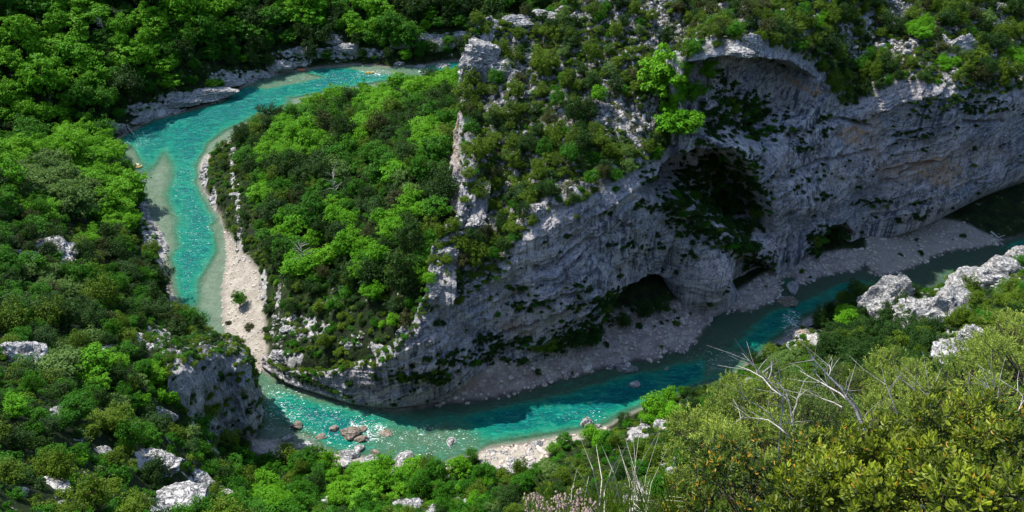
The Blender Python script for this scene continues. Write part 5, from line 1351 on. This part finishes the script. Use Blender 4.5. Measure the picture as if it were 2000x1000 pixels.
def bush(name, label, lumps, n_sprig, n_leaf, sprig_len, leaf, mat, spread, singles=0, old=0.0, cat='shrub', up_bias=0.7, group=None, seed=0, stemmat='twig_dark', n_sub=9):
    rng = np.random.default_rng(900 + seed)
    C = [Pd(u, v, d) for u, v, d, r in lumps]
    SUB = []          # each mass is a handful of uneven tufts with gaps between
    for c, l in zip(C, lumps):
        for q in range(n_sub):
            o = rng.normal(size=3); o /= np.linalg.norm(o)
            SUB.append((c + o * l[3] * rng.uniform(.4, 1.2) * np.array([1, 1, .9]), l[3] * rng.uniform(.22, .46)))
    cx, cy = np.mean([c[0] for c in C]), np.mean([c[1] for c in C])
    root0 = np.array([cx, cy, lheight(cx, cy) - 0.05])
    root = set_props(link_obj(name, None, None, tuple(root0)), label, cat, group)
    V0, F0 = leaf_blade(*leaf)
    base = []; dirs = []; tones = []
    for c, r in SUB:
        toff = rng.random() ** 1.5 * .5 - .08
        n = max(6, int(n_sprig * (r / lumps[0][3]) ** 2 * 1.1))
        dd = rng.normal(size=(n, 3)); dd /= np.linalg.norm(dd, axis=1, keepdims=True)
        dd[:, 2] = np.where(rng.random(n) < .6, np.abs(dd[:, 2]), dd[:, 2])
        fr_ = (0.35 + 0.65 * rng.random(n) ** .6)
        base.append(c + dd * (r * fr_)[:, None]); dirs.append(dd * 0.6 + np.array([-.1, .1, up_bias]) + rng.normal(size=(n, 3)) * .35); tones.append(np.clip(toff + (fr_ - .35) * .8 * (0.55 + .45 * np.clip(dd[:, 2] + .3, 0, 1)) + rng.random(n) * .2, 0, 1))  # inner and lower leaves coloured darker: older leaves, and painted shade in the gaps
    base = np.concatenate(base); dirs = np.concatenate(dirs); tones = np.concatenate(tones)
    pos, ax, up = sprig_frames(base, dirs, n_leaf, sprig_len * rng.uniform(.6, 1.3, len(base)), rng, spread)
    ax = ax + rng.normal(size=ax.shape) * 0.15
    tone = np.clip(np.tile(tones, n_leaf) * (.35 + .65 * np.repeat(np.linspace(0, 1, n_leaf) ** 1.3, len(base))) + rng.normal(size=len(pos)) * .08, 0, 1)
    scl = rng.uniform(.65, 1.2, len(pos))
    isold = rng.random(len(pos)) < old * (np.tile(tones, n_leaf) > .45) * 2
    dist = np.linalg.norm(pos - np.array([0, 0, CAM_Z]), axis=1)
    pu, pv, _ = proj(pos)
    inview = (pu > 0) & (pu < 2000) & (pv > 0) & (pv < 990)
    sel = np.zeros(len(pos), bool)
    if singles:
        score = np.where(inview & ~isold, dist - (ax[:, 2] * .3), 1e9)
        sel[np.argsort(score)[:singles]] = True
    W, F, tn, fr = place_leaves(V0, F0, pos[~sel & ~isold] - root0, ax[~sel & ~isold], up[~sel & ~isold], scl[~sel & ~isold], tone[~sel & ~isold])
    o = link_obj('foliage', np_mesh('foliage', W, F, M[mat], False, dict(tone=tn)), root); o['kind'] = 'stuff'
    if isold.any():
        W, F, tn, fr = place_leaves(V0, F0, pos[isold] - root0, ax[isold], up[isold], scl[isold], tone[isold])
        o = link_obj('old_foliage', np_mesh('old_foliage', W, F, M['box_old'], False, dict(tone=tn)), root); o['kind'] = 'stuff'; o['label'] = 'orange older leaves among the green'
    if singles:
        lm = [np_mesh('leaf', V0, F0, M[mat], False, dict(tone=np.full(len(V0), t))) for t in (.35, .6, .8, 1.0)]
        ids = np.nonzero(sel)[0]
        _, _, _, (Xa, Ya, Za) = place_leaves(V0, F0, pos[ids], ax[ids], up[ids], scl[ids], tone[ids])
        for q, i in enumerate(ids):
            l = link_obj('leaf', lm[int(np.clip(tone[i] * 4, 0, 3))], root)
            m = Matrix(((Xa[q, 0], Ya[q, 0], Za[q, 0], 0), (Xa[q, 1], Ya[q, 1], Za[q, 1], 0), (Xa[q, 2], Ya[q, 2], Za[q, 2], 0), (0, 0, 0, 1)))
            l.matrix_basis = Matrix.Translation(Vector(pos[i] - root0)) @ m @ Matrix.Scale(float(scl[i]), 4)
    # stems: one leader from the root to each lump, and a twig to every few sprigs
    ps = []
    for c, (u, v, d, r) in zip(C, lumps):
        m = (c - root0) * .5 + rng.normal(size=3) * .06
        ps.append(tube([(0, 0, 0), m * .8 + np.array([0, 0, -.1]), c - root0], [.006 * d / 3, .004 * d / 3, .002 * d / 3], 5))
    for i in range(0, len(base), 6):
        c = C[int(np.argmin([np.linalg.norm(base[i] - q) for q in C]))]
        s = c + (base[i] - c) * .25; e = base[i] + dirs[i] / np.linalg.norm(dirs[i]) * sprig_len * .8
        ps.append(tube([s - root0, (s * .5 + base[i] * .5) - root0 + rng.normal(size=3) * .02, base[i] - root0, e - root0], [.0022 * lumps[0][2] / 4] * 2 + [.0015 * lumps[0][2] / 4, .0006 * lumps[0][2] / 4], 3))
    V, F = join(ps)
    st_ = link_obj('stems', np_mesh('stems', V, F, M[stemmat], True), root); st_['kind'] = 'stuff'
    return root

GB = 'soft grey green bushes below the viewpoint'
SL = (.030, .011, .2, .1)
def soft(label, lumps, seed): return bush('soft_bush', label, lumps, 560, 12, .10, SL, 'soft_dark' if seed == 2 else 'soft', .9, 0, 0, up_bias=.4, group=GB, seed=seed, n_sub=9)
soft('soft grey green bush behind the bleached branches, left end of the row', [(1400, 885, 9.5, .48), (1440, 940, 8.5, .5), (1470, 850, 10.5, .48), (1370, 950, 9.5, .38), (1500, 900, 9, .5), (1420, 835, 11, .36), (1500, 800, 11, .42)], 1)
soft('soft grey green bush right behind the largest bleached branch', [(1590, 820, 11, .55), (1560, 890, 9.5, .5), (1650, 850, 10, .52), (1545, 780, 12, .46), (1630, 775, 12.5, .48), (1570, 850, 10, .5)], 2)
soft('soft grey green bush right of the largest bleached branch', [(1750, 820, 11, .55), (1700, 880, 9.5, .5), (1800, 860, 10, .5), (1770, 775, 12.5, .46), (1695, 785, 12.5, .46), (1850, 810, 11, .5), (1720, 760, 13, .4)], 3)
soft('tall soft yellow green bush at the right edge', [(1980, 680, 12, .6), (1945, 740, 11, .5), (2010, 760, 10, .55), (1905, 800, 10.5, .5), (1960, 850, 9, .5), (1955, 660, 13, .4), (1900, 745, 12, .42)], 4)
BB = 'yellow green box bushes at the near corner'
BL = (.027, .0125, .3, .12)
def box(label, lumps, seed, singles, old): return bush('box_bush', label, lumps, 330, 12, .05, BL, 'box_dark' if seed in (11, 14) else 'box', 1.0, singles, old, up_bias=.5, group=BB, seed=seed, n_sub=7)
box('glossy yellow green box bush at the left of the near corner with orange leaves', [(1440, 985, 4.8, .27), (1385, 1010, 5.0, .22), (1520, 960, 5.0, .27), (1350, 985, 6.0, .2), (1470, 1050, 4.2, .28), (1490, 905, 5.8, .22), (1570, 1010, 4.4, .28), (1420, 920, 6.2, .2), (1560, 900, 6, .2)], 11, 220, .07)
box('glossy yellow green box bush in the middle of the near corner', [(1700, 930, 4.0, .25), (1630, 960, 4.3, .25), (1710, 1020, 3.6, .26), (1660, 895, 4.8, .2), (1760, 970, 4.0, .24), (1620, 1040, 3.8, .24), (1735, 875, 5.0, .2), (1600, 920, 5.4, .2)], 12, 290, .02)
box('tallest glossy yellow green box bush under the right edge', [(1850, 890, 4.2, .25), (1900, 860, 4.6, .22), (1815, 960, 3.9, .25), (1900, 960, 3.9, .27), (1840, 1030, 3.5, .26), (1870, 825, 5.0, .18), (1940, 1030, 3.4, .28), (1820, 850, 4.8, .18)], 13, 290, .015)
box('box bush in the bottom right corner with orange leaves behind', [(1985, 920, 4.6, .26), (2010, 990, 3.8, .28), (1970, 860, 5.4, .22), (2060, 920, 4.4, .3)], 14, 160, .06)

# bleached dead branches standing out of the bushes
def deadwood(name, label, d, limbs, group, mat='twig', foot=True):
    rng = random.Random(len(label)); fine = []
    p0 = Pd(*limbs[0][0][0], d)
    root0 = np.array([p0[0], p0[1], lheight(p0[0], p0[1])])
    root = set_props(link_obj(name, None, None, tuple(root0)), label, 'branch', group)
    for k, (pts, r0, r1) in enumerate(limbs):
        P3 = [Pd(u, v, d + (i * .12 if k else i * .05) * (1 if k % 2 else -1)) - root0 for i, (u, v) in enumerate(pts)]
        if k == 0 and foot: P3 = [np.array([0, 0, -.1]), P3[0] * .5] + P3
        # a little crook between the given points
        Q3 = [P3[0]]
        for a, b in zip(P3[:-1], P3[1:]):
            L = np.linalg.norm(b - a)
            Q3.append((a + b) / 2 + np.array([rng.uniform(-1, 1), rng.uniform(-1, 1), rng.uniform(-1, 1)]) * L * .05); Q3.append(b)
        n = len(Q3); R = [r0 + (r1 - r0) * i / (n - 1) for i in range(n)]
        V, F = tube(Q3, [r * .5 * d / 7 for r in R], 7)
        link_obj('stem' if k == 0 else 'twig', np_mesh('dead_limb', V, F, M[mat], True), root)
        for j in range(1 + len(Q3) // 2):
            q = rng.uniform(.35, .97) * (n - 1); i0 = int(q); a = Q3[i0] + (Q3[min(i0 + 1, n - 1)] - Q3[i0]) * (q - i0)
            ax_ = Q3[min(i0 + 1, n - 1)] - Q3[max(i0 - 1, 0)]; ax_ = ax_ / (np.linalg.norm(ax_) + 1e-9)
            dr = ax_ * .7 + np.array([rng.gauss(0, .6), rng.gauss(0, .3), rng.gauss(.15, .5)]); dr /= np.linalg.norm(dr); L = rng.uniform(.10, .38) * d / 7
            fine.append(tube([a, a + dr * L * .5 + np.array([rng.gauss(0, .01), 0, .012]), a + dr * L + np.array([rng.gauss(0, .03), 0, rng.gauss(.02, .02)])], [.0028 * d / 7, .002 * d / 7, .0009 * d / 7], 4))
    V, F = join(fine); o = link_obj('fine_twigs', np_mesh('fine_twigs', V, F, M[mat], True), root); o['kind'] = 'stuff'
    return root
DG = 'bleached dead branches'
deadwood('dead_branch', 'largest bleached dead branch, forked three times, above the box bushes', 6.5, [([(1702, 892), (1694, 850), (1668, 795), (1642, 758), (1618, 735), (1600, 714), (1584, 696)], .034, .007), ([(1668, 795), (1640, 768), (1602, 746), (1562, 724)], .018, .005), ([(1690, 845), (1676, 800), (1656, 770), (1632, 745)], .018, .005),
    ([(1645, 796), (1610, 780), (1575, 772)], .012, .004), ([(1602, 746), (1592, 728), (1582, 722)], .007, .003), ([(1618, 735), (1622, 722), (1620, 712)], .007, .003)], DG)
deadwood('dead_branch', 'grey upright dead stem left of the largest bleached branch', 6.8, [([(1551, 935), (1549, 880), (1546, 810), (1534, 765), (1512, 738), (1498, 724)], .028, .006), ([(1546, 810), (1556, 790), (1560, 772)], .009, .003), ([(1546, 830), (1530, 800), (1520, 790)], .009, .003)], DG)
deadwood('dead_branch', 'short bleached stick standing between the branches', 7.2, [([(1756, 834), (1752, 808), (1740, 775), (1727, 744)], .022, .006)], DG)
deadwood('dead_branch', 'long slanting bleached branch right of the short stick', 7.5, [([(1870, 820), (1832, 792), (1800, 775), (1775, 752), (1750, 734)], .026, .006), ([(1832, 792), (1815, 775), (1812, 768)], .008, .003), ([(1800, 775), (1790, 760), (1788, 745)], .008, .003)], DG)
deadwood('dead_branch', 'twiggy bleached branch rising at the right side', 7.0, [([(2000, 845), (1972, 808), (1950, 782), (1932, 760), (1915, 741)], .02, .005), ([(1972, 808), (1990, 800), (1998, 775), (1985, 760)], .009, .003), ([(1950, 782), (1940, 790), (1915, 800), (1890, 780)], .007, .003)], DG)
deadwood('dead_branch', 'pair of bleached twigs pointing left over the dark channel', 6.5, [([(1530, 775), (1505, 748), (1478, 722), (1450, 690)], .016, .006), ([(1530, 775), (1490, 738), (1462, 722), (1439, 714)], .011, .005), ([(1500, 745), (1490, 735), (1486, 722)], .006, .003)], DG)
deadwood('dead_branch', 'lower bleached twig with two arms above the near slope', 6.2, [([(1540, 850), (1500, 806), (1472, 788), (1450, 777)], .015, .005), ([(1540, 850), (1500, 820), (1470, 816), (1442, 820)], .011, .004), ([(1472, 817), (1456, 814), (1446, 806)], .006, .003)], DG)
deadwood('dead_branch', 'tangle of white twigs low in the right corner', 4.2, [([(2010, 985), (1975, 962), (1950, 945), (1926, 932)], .016, .005), ([(1950, 945), (1972, 932), (2005, 945)], .009, .004), ([(1975, 962), (1985, 980), (1990, 998)], .008, .004), ([(1940, 938), (1950, 925), (1965, 930)], .006, .003), ([(1960, 985), (1945, 972), (1925, 965)], .006, .003)], DG)
# dry grass and stalks at the bottom centre
SG = 'dry grass stalks at the bottom centre'
stalks = [(1246, 1040, 1221, 855, 'tallest curved dry stalk of the clump'), (1244, 1040, 1252, 818, 'straight tallest dry stalk of the clump'), (1250, 1040, 1288, 845, 'dry stalk leaning right with a feathery tip'), (1240, 1040, 1213, 888, 'dry stalk bent to the left in the clump'), (1256, 1040, 1303, 876, 'rightmost leaning dry stalk of the clump'),
          (1236, 1040, 1232, 900, 'short upright dry stalk in the middle of the clump'), (1230, 1040, 1208, 870, 'thin dry stalk left in the clump'), (1167, 1030, 1164, 868, 'stout pale stalk standing apart on the left'), (1180, 1040, 1198, 905, 'thin stalk between the stout stalk and the clump'), (1150, 1040, 1150, 930, 'short stalk left of the stout pale stalk'), (1262, 1040, 1278, 905, 'short dry stalk right in the clump'), (1120, 1040, 1128, 912, 'leftmost thin dry stalk')]
for i, (u0, v0, u1, v1, lab) in enumerate(stalks):
    d = 5.2 + .1 * (i % 4)
    a, b = Pd(u0, v0, d), Pd(u1, v1, d + .2)
    g0 = np.array([a[0], a[1], lheight(a[0], a[1]) - .05])
    m = (a + b) / 2 + np.array([.03 * (1 if u1 < u0 else -1), 0, .05])
    w = .0032 if 'stout' in lab else .0015
    stick('dry_stalk', [g0, a, m, b], [w * 1.3, w * 1.2, w, w * .4], M['straw'], lab, 'grass stalk', SG, 5)
def tuft(n, u0, u1, v0, v1, d0, d1, L, w, mat, name, label, seed, lean=.5):
    rng = random.Random(seed); ps_v = []; ps_f = []
    for i in range(n):
        d = rng.uniform(d0, d1); p = Pd(rng.uniform(u0, u1), rng.uniform(v0, v1), d)
        l = L * rng.uniform(.5, 1.3); t = np.array([rng.uniform(-lean, lean), rng.uniform(-lean, lean), 1.0])
        s = np.array([w, w * .3, 0]); o = len(ps_v)
        q1 = p + t * l * .5; q2 = p + t * l + np.array([t[0], t[1], -.4]) * l * .35
        ps_v += [p - s, p + s, q1 + s * .8, q1 - s * .8, q2]
        ps_f += [[o, o + 1, o + 2], [o, o + 2, o + 3], [o + 3, o + 2, o + 4]]
    return set_props(link_obj(name, np_mesh(name, ps_v, ps_f, mat)), label, kind='stuff')
tuft(420, 1040, 1330, 985, 1050, 4.6, 6.0, .26, .004, M['olive'], 'grass', 'green grass at the bottom edge below the dry stalks', 3)
tuft(50, 1150, 1300, 980, 1040, 4.8, 5.6, .42, .003, M['straw'], 'dry_grass', 'dry grass blades round the stalks', 4)
def dry_heads():
    rng = random.Random(9); V = []; F = []
    root = np.array([Pd(1090, 1040, 4.6)[0], Pd(1090, 1040, 4.6)[1], 0]); root[2] = lheight(root[0], root[1])
    r = set_props(link_obj('dry_flower_plant', None, None, tuple(root)), 'dry pinkish flower heads of a twiggy plant at the bottom edge', 'plant')
    sv = []
    for i in range(55):
        tip = Pd(rng.uniform(1025, 1160), rng.uniform(955, 1010) + abs(rng.gauss(0, 12)), rng.uniform(4.3, 4.9)) - root
        sv.append(tube([(tip[0] * .3, tip[1] * .3, 0), tip * .6 + np.array([0, 0, .02]), tip], [.003, .002, .0012], 3))
        for k in range(9):
            c = tip + np.array([rng.gauss(0, .012), rng.gauss(0, .012), rng.uniform(-.05, .01)]); s = rng.uniform(.004, .009); o = len(V)
            V += [c + np.array([s, 0, 0]), c + np.array([0, s, 0]), c + np.array([-s, 0, 0]), c + np.array([0, -s, 0]), c + np.array([0, 0, s])]
            F += [[o, o + 1, o + 4], [o + 1, o + 2, o + 4], [o + 2, o + 3, o + 4], [o + 3, o, o + 4]]
    a, b = join(sv); o1 = link_obj('stems', np_mesh('stems', a, b, M['dry_pink']), r); o1['kind'] = 'stuff'
    o2 = link_obj('flower_heads', np_mesh('flower_heads', V, F, M['dry_pink']), r); o2['kind'] = 'stuff'
dry_heads()
# bleached dead trees in the far woods
for i, (u, v, d_, lab) in enumerate(((208, 75, 0, 'bare pale dead tree in the far wood'), (655, 385, 0, 'bare grey dead tree in the spur wood'), (595, 525, 0, 'bare silvery dead tree in the lower spur wood'))):
    p = hit(u, v + 8); rng = random.Random(i)
    r = set_props(link_obj('dead_tree', None, None, (p.x, p.y, p.z)), lab, 'tree')
    ps = [tube([(0, 0, 0), (.3, 0, 4), (.1, .2, 7.5), (.6, 0, 11)], [.28, .2, .14, .04])]
    for k in range(14):
        z = 3.5 + k * .5; a = rng.uniform(0, 6.28); L = rng.uniform(1.8, 3.6)
        ps.append(tube([(.2, 0, z), (math.cos(a) * L * .5, math.sin(a) * L * .5, z + .9), (math.cos(a) * L, math.sin(a) * L, z + 1.6 + rng.uniform(-.5, 1))], [.10, .07, .03], 4))
    V, F = join(ps[:1]); link_obj('trunk', np_mesh('trunk', V, F, M['twig']), r)
    V, F = join(ps[1:]); q = link_obj('branches', np_mesh('branches', V, F, M['twig']), r); q['kind'] = 'stuff'
